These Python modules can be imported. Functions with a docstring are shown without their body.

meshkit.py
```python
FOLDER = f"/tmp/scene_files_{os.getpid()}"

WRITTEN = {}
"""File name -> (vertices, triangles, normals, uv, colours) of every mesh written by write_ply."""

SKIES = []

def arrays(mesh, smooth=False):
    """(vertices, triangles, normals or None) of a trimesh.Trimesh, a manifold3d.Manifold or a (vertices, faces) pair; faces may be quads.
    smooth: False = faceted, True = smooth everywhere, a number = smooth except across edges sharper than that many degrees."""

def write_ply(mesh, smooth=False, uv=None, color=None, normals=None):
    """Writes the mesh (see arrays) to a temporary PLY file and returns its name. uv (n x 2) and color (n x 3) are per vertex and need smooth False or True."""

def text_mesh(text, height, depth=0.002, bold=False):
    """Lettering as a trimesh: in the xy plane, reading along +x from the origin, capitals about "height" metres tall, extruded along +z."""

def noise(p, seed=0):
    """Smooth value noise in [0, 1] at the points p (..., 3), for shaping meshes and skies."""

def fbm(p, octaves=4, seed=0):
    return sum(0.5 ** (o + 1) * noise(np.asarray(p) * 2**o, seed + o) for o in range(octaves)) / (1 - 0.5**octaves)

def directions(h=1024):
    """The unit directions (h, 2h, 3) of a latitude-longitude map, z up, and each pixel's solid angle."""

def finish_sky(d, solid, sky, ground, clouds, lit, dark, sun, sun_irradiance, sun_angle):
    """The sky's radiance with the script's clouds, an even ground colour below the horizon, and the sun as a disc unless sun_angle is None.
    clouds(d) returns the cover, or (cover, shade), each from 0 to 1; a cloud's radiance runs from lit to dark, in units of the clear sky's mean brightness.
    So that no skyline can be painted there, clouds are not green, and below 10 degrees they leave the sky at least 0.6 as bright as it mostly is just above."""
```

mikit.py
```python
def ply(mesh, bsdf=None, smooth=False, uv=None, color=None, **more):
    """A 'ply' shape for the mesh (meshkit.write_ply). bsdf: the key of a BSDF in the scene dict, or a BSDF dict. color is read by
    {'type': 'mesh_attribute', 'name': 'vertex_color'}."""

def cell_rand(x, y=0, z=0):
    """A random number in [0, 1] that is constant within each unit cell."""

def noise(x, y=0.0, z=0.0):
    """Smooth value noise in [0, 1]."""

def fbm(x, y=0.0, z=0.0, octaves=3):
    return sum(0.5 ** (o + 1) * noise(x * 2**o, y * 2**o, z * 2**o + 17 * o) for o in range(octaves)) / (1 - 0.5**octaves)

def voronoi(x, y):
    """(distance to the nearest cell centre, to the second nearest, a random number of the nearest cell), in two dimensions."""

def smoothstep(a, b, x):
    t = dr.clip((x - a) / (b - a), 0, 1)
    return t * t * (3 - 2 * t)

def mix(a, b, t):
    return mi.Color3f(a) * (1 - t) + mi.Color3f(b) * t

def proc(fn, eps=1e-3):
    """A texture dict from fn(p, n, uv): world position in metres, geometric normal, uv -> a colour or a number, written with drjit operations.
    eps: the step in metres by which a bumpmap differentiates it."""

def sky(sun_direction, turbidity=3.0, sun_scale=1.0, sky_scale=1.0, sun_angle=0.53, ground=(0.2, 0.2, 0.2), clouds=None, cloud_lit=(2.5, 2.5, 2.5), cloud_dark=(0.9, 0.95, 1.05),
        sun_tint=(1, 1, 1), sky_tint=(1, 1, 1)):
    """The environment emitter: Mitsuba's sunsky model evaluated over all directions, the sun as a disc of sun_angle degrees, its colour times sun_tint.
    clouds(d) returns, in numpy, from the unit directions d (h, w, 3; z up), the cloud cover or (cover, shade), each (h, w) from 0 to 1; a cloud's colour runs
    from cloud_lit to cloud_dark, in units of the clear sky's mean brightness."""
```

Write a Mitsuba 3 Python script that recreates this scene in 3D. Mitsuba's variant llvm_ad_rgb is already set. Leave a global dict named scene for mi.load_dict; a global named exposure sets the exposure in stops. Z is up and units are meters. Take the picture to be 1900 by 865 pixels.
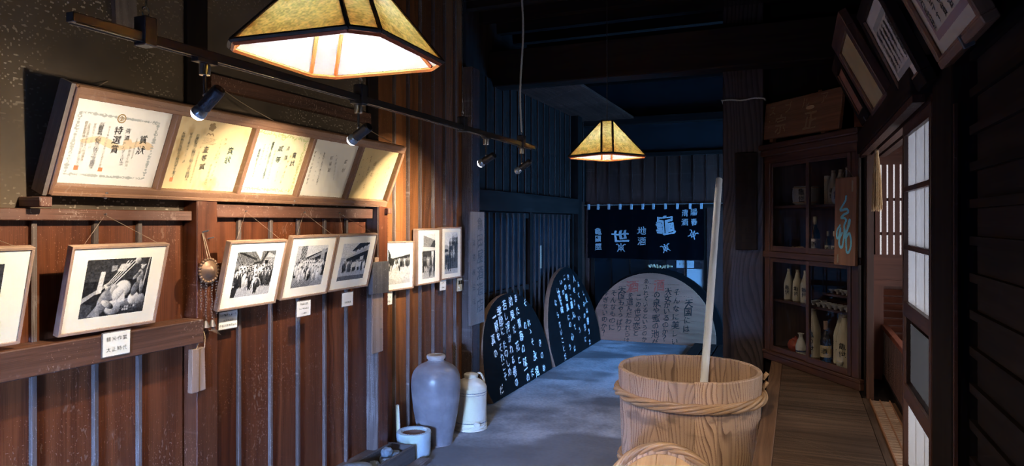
import math, glob, random
import numpy as np, trimesh, mitsuba as mi, drjit as dr
import shapely
from shapely import affinity
from shapely.geometry import Polygon, LineString, Point, box as sbox
from shapely.ops import unary_union
import mikit
from mikit import proc, noise, fbm, voronoi, smoothstep, mix, cell_rand
import meshkit

T = mi.ScalarTransform4f
scene, labels = {}, {}
rng = random.Random(7)
pi = math.pi

# ------------------------------------------------------------------ camera, light level
YAW = math.radians(22.7)
eye = [0.0, 0.0, 1.6]
scene['camera'] = {'type': 'perspective', 'fov': 2 * math.degrees(math.atan(950 / 1267.0)), 'fov_axis': 'x',
                   'principal_point_offset_y': (432.5 - 412) / 865.0, 'near_clip': 0.05, 'far_clip': 60.0,
                   'to_world': T().look_at(origin=eye, target=[-math.sin(YAW), math.cos(YAW), 1.6], up=[0, 0, 1])}
exposure = 0.0
DAY, DAY_SIDE = (0.24, 0.44, 1.0), (0.10, 0.40, 1.0)   # cool daylight at the entrance and at the far side window
P_ENTRANCE, P_SIDE, P_ROOM = 1020.0, 50.0, 1.3
WARM = (1.0, 0.85, 0.64)
P_BULB, P_BULB2 = 720.0, 640.0            # radiance of the bulbs in the two paper lamps
P_SPOT = {0: 4.4, 1: 12.5, 2: 22.0, 4: 42.0}  # last entry drives the added, unseen spotlight
P_FACE = {0: 460.0, 1: 300.0, 2: 210.0}                          # radiance of the frosted fronts of the lit spotlight bulbs       # intensity of the three spotlights that are on

# ------------------------------------------------------------------ mesh helpers
class MB:
    """Collects triangles with uv = (metres along the grain, metres across it + 4 * board number)."""
    def __init__(s): s.v, s.f, s.uv, s.n = [], [], [], 0
    def raw(s, v, f, uv=None):
        v = np.asarray(v, float); f = np.asarray(f, int)
        if f.shape[1] == 4: f = np.vstack([f[:, [0, 1, 2]], f[:, [0, 2, 3]]])
        s.v.append(v); s.f.append(f + s.n); s.uv.append(np.zeros((len(v), 2)) if uv is None else np.asarray(uv, float)); s.n += len(v)
        return s
    def mesh(s, m, axis=2, seed=None):
        """A faceted mesh, every face with its own grain uv."""
        if isinstance(m, tuple): v, f = np.asarray(m[0], float), np.asarray(m[1], int)
        else: v, f = np.asarray(m.vertices, float), np.asarray(m.faces, int)
        if f.shape[1] == 4: f = np.vstack([f[:, [0, 1, 2]], f[:, [0, 2, 3]]])
        seed = rng.randrange(60) if seed is None else seed
        c = (v.min(0) + v.max(0)) / 2
        t = v[f]
        n = np.cross(t[:, 1] - t[:, 0], t[:, 2] - t[:, 0]); n /= np.linalg.norm(n, axis=1, keepdims=True) + 1e-15
        a = np.zeros(3); a[axis] = 1
        side = np.cross(n, a); L = np.linalg.norm(side, axis=1); end = L < .3
        o = np.zeros(3); o[(axis + 1) % 3] = 1
        side[end] = o; L[end] = 1
        side /= L[:, None]
        al = np.where(end[:, None], (t - c)[:, :, (axis + 2) % 3] * .3, t[:, :, axis])
        ac = np.einsum('ijk,ik->ij', t - c, side)
        uv = np.stack([al + .37 * seed, np.clip(ac, -1.9, 1.9) + 4 * seed + 2], -1).reshape(-1, 2)
        return s.raw(t.reshape(-1, 3), np.arange(3 * len(f)).reshape(-1, 3), uv)
    def box(s, lo, hi, axis=2, seed=None, ch=0.0):
        lo, hi = np.minimum(lo, hi).astype(float), np.maximum(lo, hi).astype(float)
        return s.mesh(cbox(lo, hi, ch), axis, seed)
    def get(s): return np.vstack(s.v), np.vstack(s.f), np.vstack(s.uv)
    def tf(s, m):
        m = np.asarray(m, float)
        s.v = [v @ m[:3, :3].T + m[:3, 3] for v in s.v]
        return s

def cbox(lo, hi, ch=0.0):
    lo, hi = np.asarray(lo, float), np.asarray(hi, float)
    if ch <= 0:
        v = np.array([[x, y, z] for x in (lo[0], hi[0]) for y in (lo[1], hi[1]) for z in (lo[2], hi[2])])
        f = np.array([[0, 1, 3, 2], [4, 6, 7, 5], [0, 4, 5, 1], [2, 3, 7, 6], [0, 2, 6, 4], [1, 5, 7, 3]])
        return v, f
    pts = []
    for x in (0, 1):
        for y in (0, 1):
            for z in (0, 1):
                c = np.array([(lo, hi)[x][0], (lo, hi)[y][1], (lo, hi)[z][2]]); d = np.array([1 - 2 * x, 1 - 2 * y, 1 - 2 * z]) * ch
                for k in range(3): q = c + d; q[k] = c[k]; pts.append(q)
    return trimesh.convex.convex_hull(np.array(pts))

def quad(o, ex, ey):
    o, ex, ey = (np.asarray(x, float) for x in (o, ex, ey))
    return MB().raw(np.array([o, o + ex, o + ex + ey, o + ey]), [[0, 1, 2], [0, 2, 3]], [[0, 0], [1, 0], [1, 1], [0, 1]])

def frame_m(o, ex, ey):
    ex = np.asarray(ex, float); ex /= np.linalg.norm(ex)
    ey = np.asarray(ey, float); ey = ey - ex * (ex @ ey); ey /= np.linalg.norm(ey)
    m = np.eye(4); m[:3, 0], m[:3, 1], m[:3, 2], m[:3, 3] = ex, ey, np.cross(ex, ey), o
    return m

def rot_z(a, o=(0, 0, 0)):
    m = np.eye(4); m[:2, :2] = [[math.cos(a), -math.sin(a)], [math.sin(a), math.cos(a)]]; m[:3, 3] = o
    return m

counts = {}
def key_of(name, parent=None):
    k = name if parent is None else parent + '__' + name
    if k in counts:
        counts[k] += 1
        return f'{k}_{counts[k]:03d}'
    counts[k] = 0
    return k

def thing(name, label, cat, group=None):
    k = key_of(name); labels[k] = {'label': label, 'category': cat}
    if group: labels[k]['group'] = group
    return k
def struct(name, label=None):
    k = key_of(name); labels[k] = {'kind': 'structure'}
    if label: labels[k]['label'] = label
    return k
def put(mb, bsdf, parent=None, name=None, smooth=False, label=None, **more):
    """One entry: the mesh of a part (parent + '__' + name) or of a thing itself (name None)."""
    k = parent if name is None else key_of(name, parent)
    if isinstance(mb, MB):
        v, f, uv = mb.get()
        scene[k] = mikit.ply((v, f), bsdf, smooth=smooth, **({'uv': uv} if isinstance(smooth, bool) else {}), **more)
    else:
        scene[k] = mikit.ply(mb, bsdf, smooth=smooth, **more)
    if label: labels[k] = {'label': label}
    return k
def board(parent, name, bsdf, lo, hi, axis=2, ch=0.0, seed=None):
    return put(MB().box(lo, hi, axis, seed, ch), bsdf, parent, name)

def lathe(prof, n=32, o=(0, 0, 0), seed=0):
    """Profile [(r, z)] turned about z; smooth grid."""
    p = np.array(prof, float); a = np.arange(n + 1) * 2 * pi / n
    v = np.stack([p[:, None, 0] * np.cos(a), p[:, None, 0] * np.sin(a), np.repeat(p[:, 1:2], n + 1, 1)], -1)
    i, j = np.meshgrid(np.arange(len(p) - 1), np.arange(n), indexing='ij'); w = n + 1
    f = np.stack([i * w + j, i * w + j + 1, (i + 1) * w + j + 1, (i + 1) * w + j], -1).reshape(-1, 4)
    arc = np.concatenate([[0], np.cumsum(np.linalg.norm(np.diff(p, axis=0), axis=1))])
    uv = np.stack([np.repeat(arc[:, None], w, 1), np.repeat(a[None], len(p), 0) * max(p[:, 0].max(), .01)], -1)
    return MB().raw(v.reshape(-1, 3) + np.asarray(o), f, uv.reshape(-1, 2) + [0, 4 * seed + 1])

def lathe_v(prof, n=32, o=(0, 0, 0)):
    """Like lathe, as one closed smooth (v, f) without a seam."""
    p = np.array(prof, float); a = np.arange(n) * 2 * pi / n
    v = np.stack([p[:, None, 0] * np.cos(a), p[:, None, 0] * np.sin(a), np.repeat(p[:, 1:2], n, 1)], -1).reshape(-1, 3) + np.asarray(o)
    i, j = np.meshgrid(np.arange(len(p) - 1), np.arange(n), indexing='ij')
    f = np.stack([i * n + j, i * n + (j + 1) % n, (i + 1) * n + (j + 1) % n, (i + 1) * n + j], -1).reshape(-1, 4)
    return v, f

def curve(pts, k=8):
    """Catmull-Rom through the points."""
    p = np.asarray(pts, float); p = np.vstack([2 * p[0] - p[1], p, 2 * p[-1] - p[-2]]); out = []
    for i in range(1, len(p) - 2):
        for t in np.linspace(0, 1, k, endpoint=False):
            a, b, c, d = p[i - 1], p[i], p[i + 1], p[i + 2]
            out.append(.5 * (2 * b + (c - a) * t + (2 * a - 5 * b + 4 * c - d) * t * t + (3 * b - a - 3 * c + d) * t ** 3))
    return np.array(out + [p[-2]])

def tube(pts, r, sides=6, closed=False, caps=True, seed=0):
    p = np.asarray(pts, float)
    if closed: t = np.roll(p, -1, 0) - np.roll(p, 1, 0)
    else: t = np.gradient(p, axis=0)
    t /= np.linalg.norm(t, axis=1, keepdims=True) + 1e-12
    ref = np.array([0, 0, 1.0]) if np.abs(t[:, 2]).mean() < .8 else np.array([1.0, 0, 0])
    a = np.cross(t, ref); a /= np.linalg.norm(a, axis=1, keepdims=True) + 1e-12
    b = np.cross(t, a); ang = np.arange(sides) * 2 * pi / sides
    rr = np.broadcast_to(r, (len(p),))[:, None, None]
    v = p[:, None] + rr * (np.cos(ang)[None, :, None] * a[:, None] + np.sin(ang)[None, :, None] * b[:, None])
    m = len(p) if closed else len(p) - 1
    i, j = np.meshgrid(np.arange(m), np.arange(sides), indexing='ij'); i2 = (i + 1) % len(p)
    f = np.stack([i * sides + j, i * sides + (j + 1) % sides, i2 * sides + (j + 1) % sides, i2 * sides + j], -1).reshape(-1, 4)
    v = v.reshape(-1, 3); f = np.vstack([f[:, [0, 1, 2]], f[:, [0, 2, 3]]])
    if caps and not closed:
        n = len(v); v = np.vstack([v, p[0], p[-1]]); e = (len(p) - 1) * sides; k = np.arange(sides)
        f = np.vstack([f, np.stack([k * 0 + n, (k + 1) % sides, k], -1), np.stack([k * 0 + n + 1, e + k, e + (k + 1) % sides], -1)])
    L = np.concatenate([[0], np.cumsum(np.linalg.norm(np.diff(p, axis=0), axis=1))])
    uv = np.stack([np.repeat(L[:, None], sides, 1), np.repeat(ang[None] * np.mean(r), len(p), 0)], -1).reshape(-1, 2)
    if len(v) > len(uv): uv = np.vstack([uv, [[0, 0], [L[-1], 0]]])
    return MB().raw(v, f, uv + [0, 4 * seed + 1])

def wire(parent, name, pts, r, bsdf, sides=5, label=None):
    return put(tube(pts, r, sides), bsdf, parent, name, smooth=True, label=label)

# ------------------------------------------------------------------ lettering: outlines of the glyphs of the CJK face that ships beside meshkit's own
from PIL import ImageFont
_font = ImageFont.truetype([g for g in glob.glob('/opt/blender-*/*/datafiles/fonts/*CJK*.woff2')][0], 56)
_glyphs = {}
def glyph(ch, fat=0.0):
    """The character as a shapely shape in a unit square (0..1, y up)."""
    if (ch, fat) in _glyphs: return _glyphs[ch, fat]
    mask, off = _font.getmask2(ch, 'L', anchor='mm')
    w, h = mask.size
    if w == 0 or h == 0: _glyphs[ch, fat] = Polygon(); return _glyphs[ch, fat]
    on = np.pad((np.asarray(mask, dtype=np.uint8).reshape(h, w) > 120), ((0, 0), (1, 1))).astype(np.int8)
    rows, st = np.nonzero(np.diff(on, axis=1) == 1); en = np.nonzero(np.diff(on, axis=1) == -1)[1]
    g = unary_union(shapely.box(st - .02, -rows - 1.02, en + .02, -rows + .02)).buffer(.9).buffer(-.9 + .6 * fat).simplify(.55)
    g = affinity.translate(g, off[0], -off[1])
    x0, y0, x1, y1 = g.bounds
    g = affinity.affine_transform(g, [1 / 56, 0, 0, 1 / 56, .5 - (x0 + x1) / 112, .5 - (y0 + y1) / 112])
    _glyphs[ch, fat] = g
    return g

def brush(g, seed, wob=.035, slant=.0, rise=.12):
    """A written look: the outline wobbles and leans a little, differently each time."""
    r = random.Random(seed); a, b, c, d = (r.uniform(0, 6.28) for _ in range(4)); k = r.uniform(.9, 1.1)
    def fn(p):
        x, y = p[:, 0] - .5, p[:, 1] - .5
        return np.stack([k * x + slant * y + wob * np.sin(7 * y + a) + wob * .5 * np.sin(13 * x + b), y + rise * x + wob * np.sin(8 * x + c) + wob * .5 * np.sin(15 * y + d)], -1)
    return shapely.transform(g, fn)

def polys_mesh(polys, z=0.0, mb=None):
    mb = mb or MB()
    for g in polys:
        for q in getattr(g, 'geoms', [g]):
            if q.geom_type != 'Polygon' or q.is_empty or q.area < 1e-10: continue
            v, f = trimesh.creation.triangulate_polygon(q, engine='earcut')
            if len(f):
                v = np.asarray(v); f = np.asarray(f); t = v[f]
                cr = (t[:, 1, 0] - t[:, 0, 0]) * (t[:, 2, 1] - t[:, 0, 1]) - (t[:, 1, 1] - t[:, 0, 1]) * (t[:, 2, 0] - t[:, 0, 0])
                f = np.where((cr < 0)[:, None], f[:, ::-1], f)
                mb.raw(np.c_[v, np.full(len(v), z)], f, v)
    return mb

def write(chars, x, y, size, fat=.6, seed=0, aspect=1.0, **kw):
    """One character after another at given centres (x, y lists or start/end pairs)."""
    out = []
    n = len(chars)
    for i, ch in enumerate(chars):
        if ch in ' 　': continue
        t = i / max(n - 1, 1)
        cx = x[0] + (x[1] - x[0]) * t; cy = y[0] + (y[1] - y[0]) * t
        s = size * (.82 if '\u3040' <= ch <= '\u30ff' else 1.0)
        g = brush(glyph(ch, fat), seed * 101 + i, **kw)
        out.append(affinity.translate(affinity.scale(g, s * aspect, s, origin=(0, 0)), cx, cy))
    return out

def stroke(pts, w): return LineString(curve(pts, 6)).buffer(w, cap_style='round')

# ------------------------------------------------------------------ materials
def rgb(*c): return {'type': 'rgb', 'value': [float(x) for x in (c if len(c) == 3 else c[0])]}
def two(d): return {'type': 'twosided', 'bsdf': d}
def pr(color, rough=.5, spec=.5, **kw):
    return {'type': 'principled', 'base_color': color if isinstance(color, dict) else rgb(color), 'roughness': rough, 'specular': spec, **kw}

def wood(c1, c2, fine=1.0, specks=0.0, spread=.35, dust=(.35, .3, .25), worn=0.0):
    c1, c2 = mi.Color3f(c1), mi.Color3f(c2)
    def fn(p, n, uv):
        a, b = uv.x, uv.y
        which = cell_rand(dr.floor(b / 4), 3)
        b0 = b + which * 3
        wv = b0 * 42 * fine + 5 * noise(a * 1.1 + which * 9, b0 * 5) + 2 * noise(a * 4, b0 * 14)
        ring = noise(wv, a * .7)
        fibre = noise(a * 9, b0 * 430)
        t = dr.clip(.65 * ring + .35 * fibre, 0, 1)
        col = mix(c1, c2, t) * (1 - spread + 2 * spread * which)
        col = col * (.8 + .4 * noise(p.x * 3.1, p.y * 3.1, p.z * 2.3))
        if worn: col = mix(col, mi.Color3f(dust) * .7, worn * smoothstep(.5, .8, fbm(p.y * 5 + p.x * 5, p.z * 2.2, 4.0)) * smoothstep(.35, .7, fibre))
        if specks:
            q = noise(p.y * 260 + p.x * 260, p.z * 150, 2.0)
            big = noise(p.y * 5 + p.x * 5, p.z * 4, 9.0)
            line = noise(p.y * 95 + p.z * 30, p.z * 45 - p.y * 60, 5.0)
            patch = smoothstep(.70, .9, fbm(p.y * 9, p.z * 16, 3.0)) * smoothstep(.45, .8, noise(p.y * 120, p.z * 70, 8.0))
            s = smoothstep(.90, .97, q + .2 * (big - .5)) + .6 * smoothstep(.93, .97, line + .2 * (big - .5)) + .45 * patch
            col = mix(col, mi.Color3f(dust), dr.clip(s, 0, 1) * specks)
        return col
    return proc(fn)

def plain_noise(c1, c2, sc, sp=None, spc=(.4, .38, .34), th=.8):
    c1, c2 = mi.Color3f(c1), mi.Color3f(c2)
    def fn(p, n, uv):
        col = mix(c1, c2, fbm(p.x * sc, p.y * sc, p.z * sc, 4))
        if sp: col = mix(col, mi.Color3f(spc), smoothstep(th, th + .08, noise(p.x * sp + 9, p.y * sp, p.z * sp)) * smoothstep(.35, .8, noise(p.y * 3.2, p.z * 3.2, 3.0)) * .9)
        return col
    return proc(fn)

M = scene
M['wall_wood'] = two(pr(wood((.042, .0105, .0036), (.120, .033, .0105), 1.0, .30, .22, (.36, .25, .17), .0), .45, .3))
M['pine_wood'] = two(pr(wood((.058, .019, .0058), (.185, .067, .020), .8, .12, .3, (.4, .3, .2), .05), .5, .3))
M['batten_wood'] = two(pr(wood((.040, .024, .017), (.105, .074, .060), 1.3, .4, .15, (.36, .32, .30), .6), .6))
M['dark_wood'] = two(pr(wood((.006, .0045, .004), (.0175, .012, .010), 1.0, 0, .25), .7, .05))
M['aged_wood'] = two(pr(wood((.022, .0075, .0045), (.056, .020, .012), 1.0, .2, .3, (.2, .14, .12), .0), .55, .3))
def pillar_fn(p, n, uv):
    a, b = p.z, p.x + p.y * .9
    q = b * 26 + 7.5 * noise(a * .95 + 3, b * 3.2 + 1) + 1.6 * noise(a * 3.2, b * 9)
    saw = q - dr.floor(q)
    line = smoothstep(.35, .9, saw) * smoothstep(1.0, .93, saw)
    return mix((.034, .021, .019), (.008, .0045, .004), .85 * line) * (.8 + .4 * noise(a * 14, b * 260))
M['pillar_wood'] = two(pr(proc(pillar_fn), .55, .3))
M['rail_wood'] = two(pr(wood((.065, .023, .012), (.145, .058, .032), 1.2, .5, .15, (.42, .34, .28), .3), .5))
M['ledge_wood'] = two(pr(wood((.036, .013, .0065), (.10, .040, .02), 1.4, .4, .05, (.4, .3, .22)), .5))
M['frame_wood'] = two(pr(wood((.115, .055, .03), (.24, .125, .07), 1.6, .2, .08, (.5, .42, .35)), .42))
M['photo_frame_wood'] = two(pr(wood((.20, .12, .075), (.32, .20, .13), 2.0, 0, .08), .45))
def stave_fn(p, n, uv):
    a, b = uv.x, uv.y
    which = cell_rand(dr.floor(b / 4), 3); b0 = b + which * 3
    q = b0 * (34 + 34 * which) + (4 + 9 * which) * noise(a * 1.5 + which * 19, b0 * 5.5 + which * 7) + 2.2 * noise(a * 4.5, b0 * 15)
    saw = q - dr.floor(q)
    line = smoothstep(.45, .95, saw) * smoothstep(1.0, .95, saw)
    fibre = noise(a * 7, b0 * 480)
    col = mix((.44, .30, .21), (.15, .085, .055), dr.clip(.8 * line * (.45 + .8 * noise(a * 2, b0 * 30)) + .22 * (fibre - .3), 0, 1)) * (.84 + .32 * which)
    stain = smoothstep(.5, .72, fbm(p.x * 9, p.y * 9, p.z * 16, 4)) * smoothstep(.34, .44, p.z) * smoothstep(.53, .49, p.z)
    return mix(col, mi.Color3f(.10, .06, .04), .6 * stain)
M['barrel_wood'] = two(pr(proc(stave_fn), .6, .35))
M['bamboo'] = two(pr(wood((.22, .125, .06), (.44, .27, .14), 2.0, 0, .22), .42))
M['lid_wood'] = two(pr(wood((.36, .20, .085), (.56, .34, .15), 1.2, 0, .10), .5, .3))
M['grey_wood'] = two(pr(wood((.085, .065, .055), (.17, .135, .115), 1.6, .2, .15, (.3, .28, .26)), .65))
M['pale_wood'] = two(pr(wood((.19, .115, .072), (.31, .20, .13), 1.0, .2, .12, (.5, .42, .36), .2), .6))
M['sign_wood'] = two(pr(wood((.20, .082, .046), (.32, .14, .082), .8, .1, .1), .65, .3))
M['floor_wood'] = two(pr(wood((.035, .021, .014), (.10, .062, .042), 1.2, .1, .16, (.2, .15, .11)), .38))
M['edge_wood'] = two(pr(wood((.085, .044, .025), (.165, .09, .052), 2.2, 0, .05), .5))
M['red_wood'] = two(pr(wood((.125, .036, .020), (.24, .078, .045), 1.2, 0, .1), .45))
M['cabinet_wood'] = two(pr(wood((.036, .014, .009), (.080, .034, .021), 1.2, 0, .12), .42))
M['plaque_wood'] = two(pr(wood((.15, .062, .028), (.28, .125, .06), 1.2, 0, .1), .5))
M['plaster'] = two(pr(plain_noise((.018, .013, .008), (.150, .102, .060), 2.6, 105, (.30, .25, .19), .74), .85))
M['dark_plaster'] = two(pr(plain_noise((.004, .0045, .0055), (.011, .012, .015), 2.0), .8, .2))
def concrete_fn(p, n, uv):
    a = fbm(p.x * 2.3, p.y * 2.3, 0, 5); b = noise(p.x * 60, p.y * 60); c = fbm(p.x * .8 + 4, p.y * 1.5, 2, 4)
    col = mix((.13, .135, .145), (.31, .32, .34), smoothstep(.25, .75, a)) * (.86 + .28 * b)
    return mix(col, mi.Color3f(.085, .085, .09), .8 * smoothstep(.48, .60, c))
M['concrete'] = two(pr(proc(concrete_fn), .72, .35))
M['paper_white'] = two(pr((.80, .77, .72), .6, .3))
def aged_fn(p, n, uv):
    return mix(mix((.66, .47, .22), (.78, .62, .36), fbm(p.y * 5, p.z * 5, 1.0, 4)), mi.Color3f(.42, .25, .08), .6 * smoothstep(.6, .8, fbm(p.y * 11, p.z * 9, 7.0, 4)))
M['paper_aged'] = two(pr(proc(aged_fn), .6, .3))
M['paper_yellow'] = two(pr(plain_noise((.68, .58, .33), (.80, .72, .48), 5.0), .6, .3))
M['paper_tan'] = two(pr(plain_noise((.42, .29, .12), (.62, .47, .24), 7.0), .6, .3))
M['paper_cream'] = two(pr((.76, .70, .58), .6, .3))
M['mat_board'] = two(pr((.80, .73, .60), .7, .3))
M['photo_print'] = two(pr({'type': 'mesh_attribute', 'name': 'vertex_color'}, .35, .4))
M['ink'] = two(pr((.02, .018, .016), .7, .2))
M['faint_ink'] = two(pr((.26, .22, .16), .7, .2))
M['grey_ink'] = two(pr((.42, .43, .40), .7, .2))
M['green_ink'] = two(pr((.47, .50, .22), .7, .2))
M['brown_ink'] = two(pr((.33, .22, .10), .7, .2))
M['red_ink'] = two(pr((.32, .055, .035), .7, .2))
M['vermilion'] = two(pr((.62, .24, .10), .7, .2))
M['stain'] = two(pr((.73, .56, .36), .7, .2))
M['mauve_ink'] = two(pr((.36, .25, .24), .7, .2))
M['black_lacquer'] = two(pr(plain_noise((.003, .003, .003), (.006, .006, .0065), 4.0), .8, .04))
M['sign_white'] = two(pr((.72, .70, .66), .7, .3))
M['sign_blue'] = two(pr((.22, .62, .80), .6, .3))
M['carved_gold'] = two(pr((.30, .19, .09), .6, .3))
M['noren_cloth'] = two(pr((.0022, .0025, .0035), .95, .0))
M['noren_white'] = two(pr((.40, .37, .36), .95, .1))
M['black_metal'] = two(pr((.012, .012, .014), .38, .5))
M['track_metal'] = two(pr((.020, .018, .017), .3, .6))
M['steel'] = two(pr((.62, .64, .66), .3, .5, metallic=1.0))
M['old_metal'] = two(pr((.20, .17, .15), .45, .5, metallic=.7))
M['bronze'] = two(pr(plain_noise((.12, .065, .035), (.24, .14, .08), 40.0), .4, .5, metallic=.55))
M['cord'] = two(pr((.03, .03, .032), .6))
M['grey_cable'] = two(pr((.40, .42, .46), .55))
M['string'] = two(pr((.27, .20, .14), .9, .2))
M['white_rope'] = two(pr((.5, .49, .46), .9, .2))
M['straw'] = two(pr((.52, .36, .20), .9, .2))
def paper_fn(p, n, uv):
    f = .6 * fbm(p.x * 40 + p.y * 15, p.y * 40, p.z * 40, 4) + .4 * noise(p.x * 160, p.y * 160, p.z * 160)
    return mix((.46, .23, .052), (.90, .52, .155), smoothstep(.25, .75, f))
M['lamp_paper'] = {'type': 'principledthin', 'base_color': proc(paper_fn), 'roughness': .8, 'diff_trans': 1.6, 'spec_trans': 0.0, 'eta': 1.4}
M['lamp_liner'] = {'type': 'principledthin', 'base_color': rgb(.92, .91, .89), 'roughness': .8, 'diff_trans': .62, 'spec_trans': 0.0, 'eta': 1.4}
M['lamp_red'] = two(pr((.50, .085, .02), .4))
M['lamp_black'] = two(pr((.012, .010, .009), .5))
M['shoji_paper'] = {'type': 'principledthin', 'base_color': rgb(.82, .84, .88), 'roughness': .9, 'diff_trans': 1.2, 'spec_trans': 0.0, 'eta': 1.3}
M['jar_glaze'] = two(pr(plain_noise((.095, .086, .090), (.26, .24, .245), 9.0), .32, .5))
M['jar_rim'] = two(pr((.42, .38, .35), .5, .4))
M['jug_glaze'] = two(pr((.66, .61, .51), .22, .5))
M['jug_band'] = two(pr((.20, .22, .26), .35, .4))
M['pot_glaze'] = two(pr(plain_noise((.26, .33, .37), (.42, .50, .54), 14.0), .5, .4))
M['pot_rust'] = two(pr((.17, .10, .075), .7, .3))
M['blue_glaze'] = two(pr(plain_noise((.07, .09, .105), (.20, .24, .27), 16.0), .35, .5))
M['white_glaze'] = two(pr((.66, .64, .62), .35, .5))
M['iron'] = two(pr((.10, .11, .12), .4, .5, metallic=.3))
M['crate_wood'] = two(pr(wood((.03, .026, .024), (.075, .065, .06), 1.4, .3, .1, (.2, .2, .2)), .6))
M['stick_paint'] = two(pr(plain_noise((.60, .62, .66), (.70, .72, .76), 8.0), .6, .3))
M['glass'] = {'type': 'thindielectric', 'int_ior': 1.5, 'specular_reflectance': rgb(.06, .06, .06)}
M['bottle_paper'] = two(pr(plain_noise((.50, .45, .35), (.66, .60, .47), 18.0), .75, .3))
M['bottle_glass'] = two(pr((.012, .010, .010), .12, .6))
M['porcelain'] = two(pr((.58, .58, .58), .2, .5))
M['blue_mark'] = two(pr((.05, .07, .16), .4))
M['red_glaze'] = two(pr((.30, .06, .03), .25, .5))
M['card_cream'] = two(pr((.52, .42, .26), .7, .3))
M['box_blue'] = two(pr((.20, .22, .38), .6, .3))
M['box_pink'] = two(pr((.36, .24, .20), .6, .3))
M['picture_dark'] = two(pr(plain_noise((.02, .03, .012), (.30, .27, .12), 34.0), .5))
M['straw_cask'] = two(pr(plain_noise((.44, .42, .38), (.56, .54, .49), 60.0), .8, .2))
M['plate_cream'] = two(pr((.60, .54, .40), .45, .4))
M['bulb_glass'] = two(pr((.35, .42, .5), .12, .8, metallic=.6))
M['dark_glass'] = two(pr((.004, .008, .011), .2, .2))
M['grille_wood'] = two(pr(wood((.014, .010, .009), (.038, .030, .026), 1.6, 0, .2), .55))
def emit(c, s): return {'type': 'area', 'radiance': rgb([x * s for x in c])}

# ================================================================== THE ROOM
CEIL = 3.6
fl = struct('floor'); put(MB().box((-2.95, -4.6, -.12), (1.75, 9.6, 0)), 'concrete', fl)
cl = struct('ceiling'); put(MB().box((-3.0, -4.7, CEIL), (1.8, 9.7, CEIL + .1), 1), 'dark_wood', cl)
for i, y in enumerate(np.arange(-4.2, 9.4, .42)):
    board(cl, 'joist', 'dark_wood', (-2.95, y, CEIL - .10), (1.5, y + .09, CEIL - .001), 0)

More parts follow.
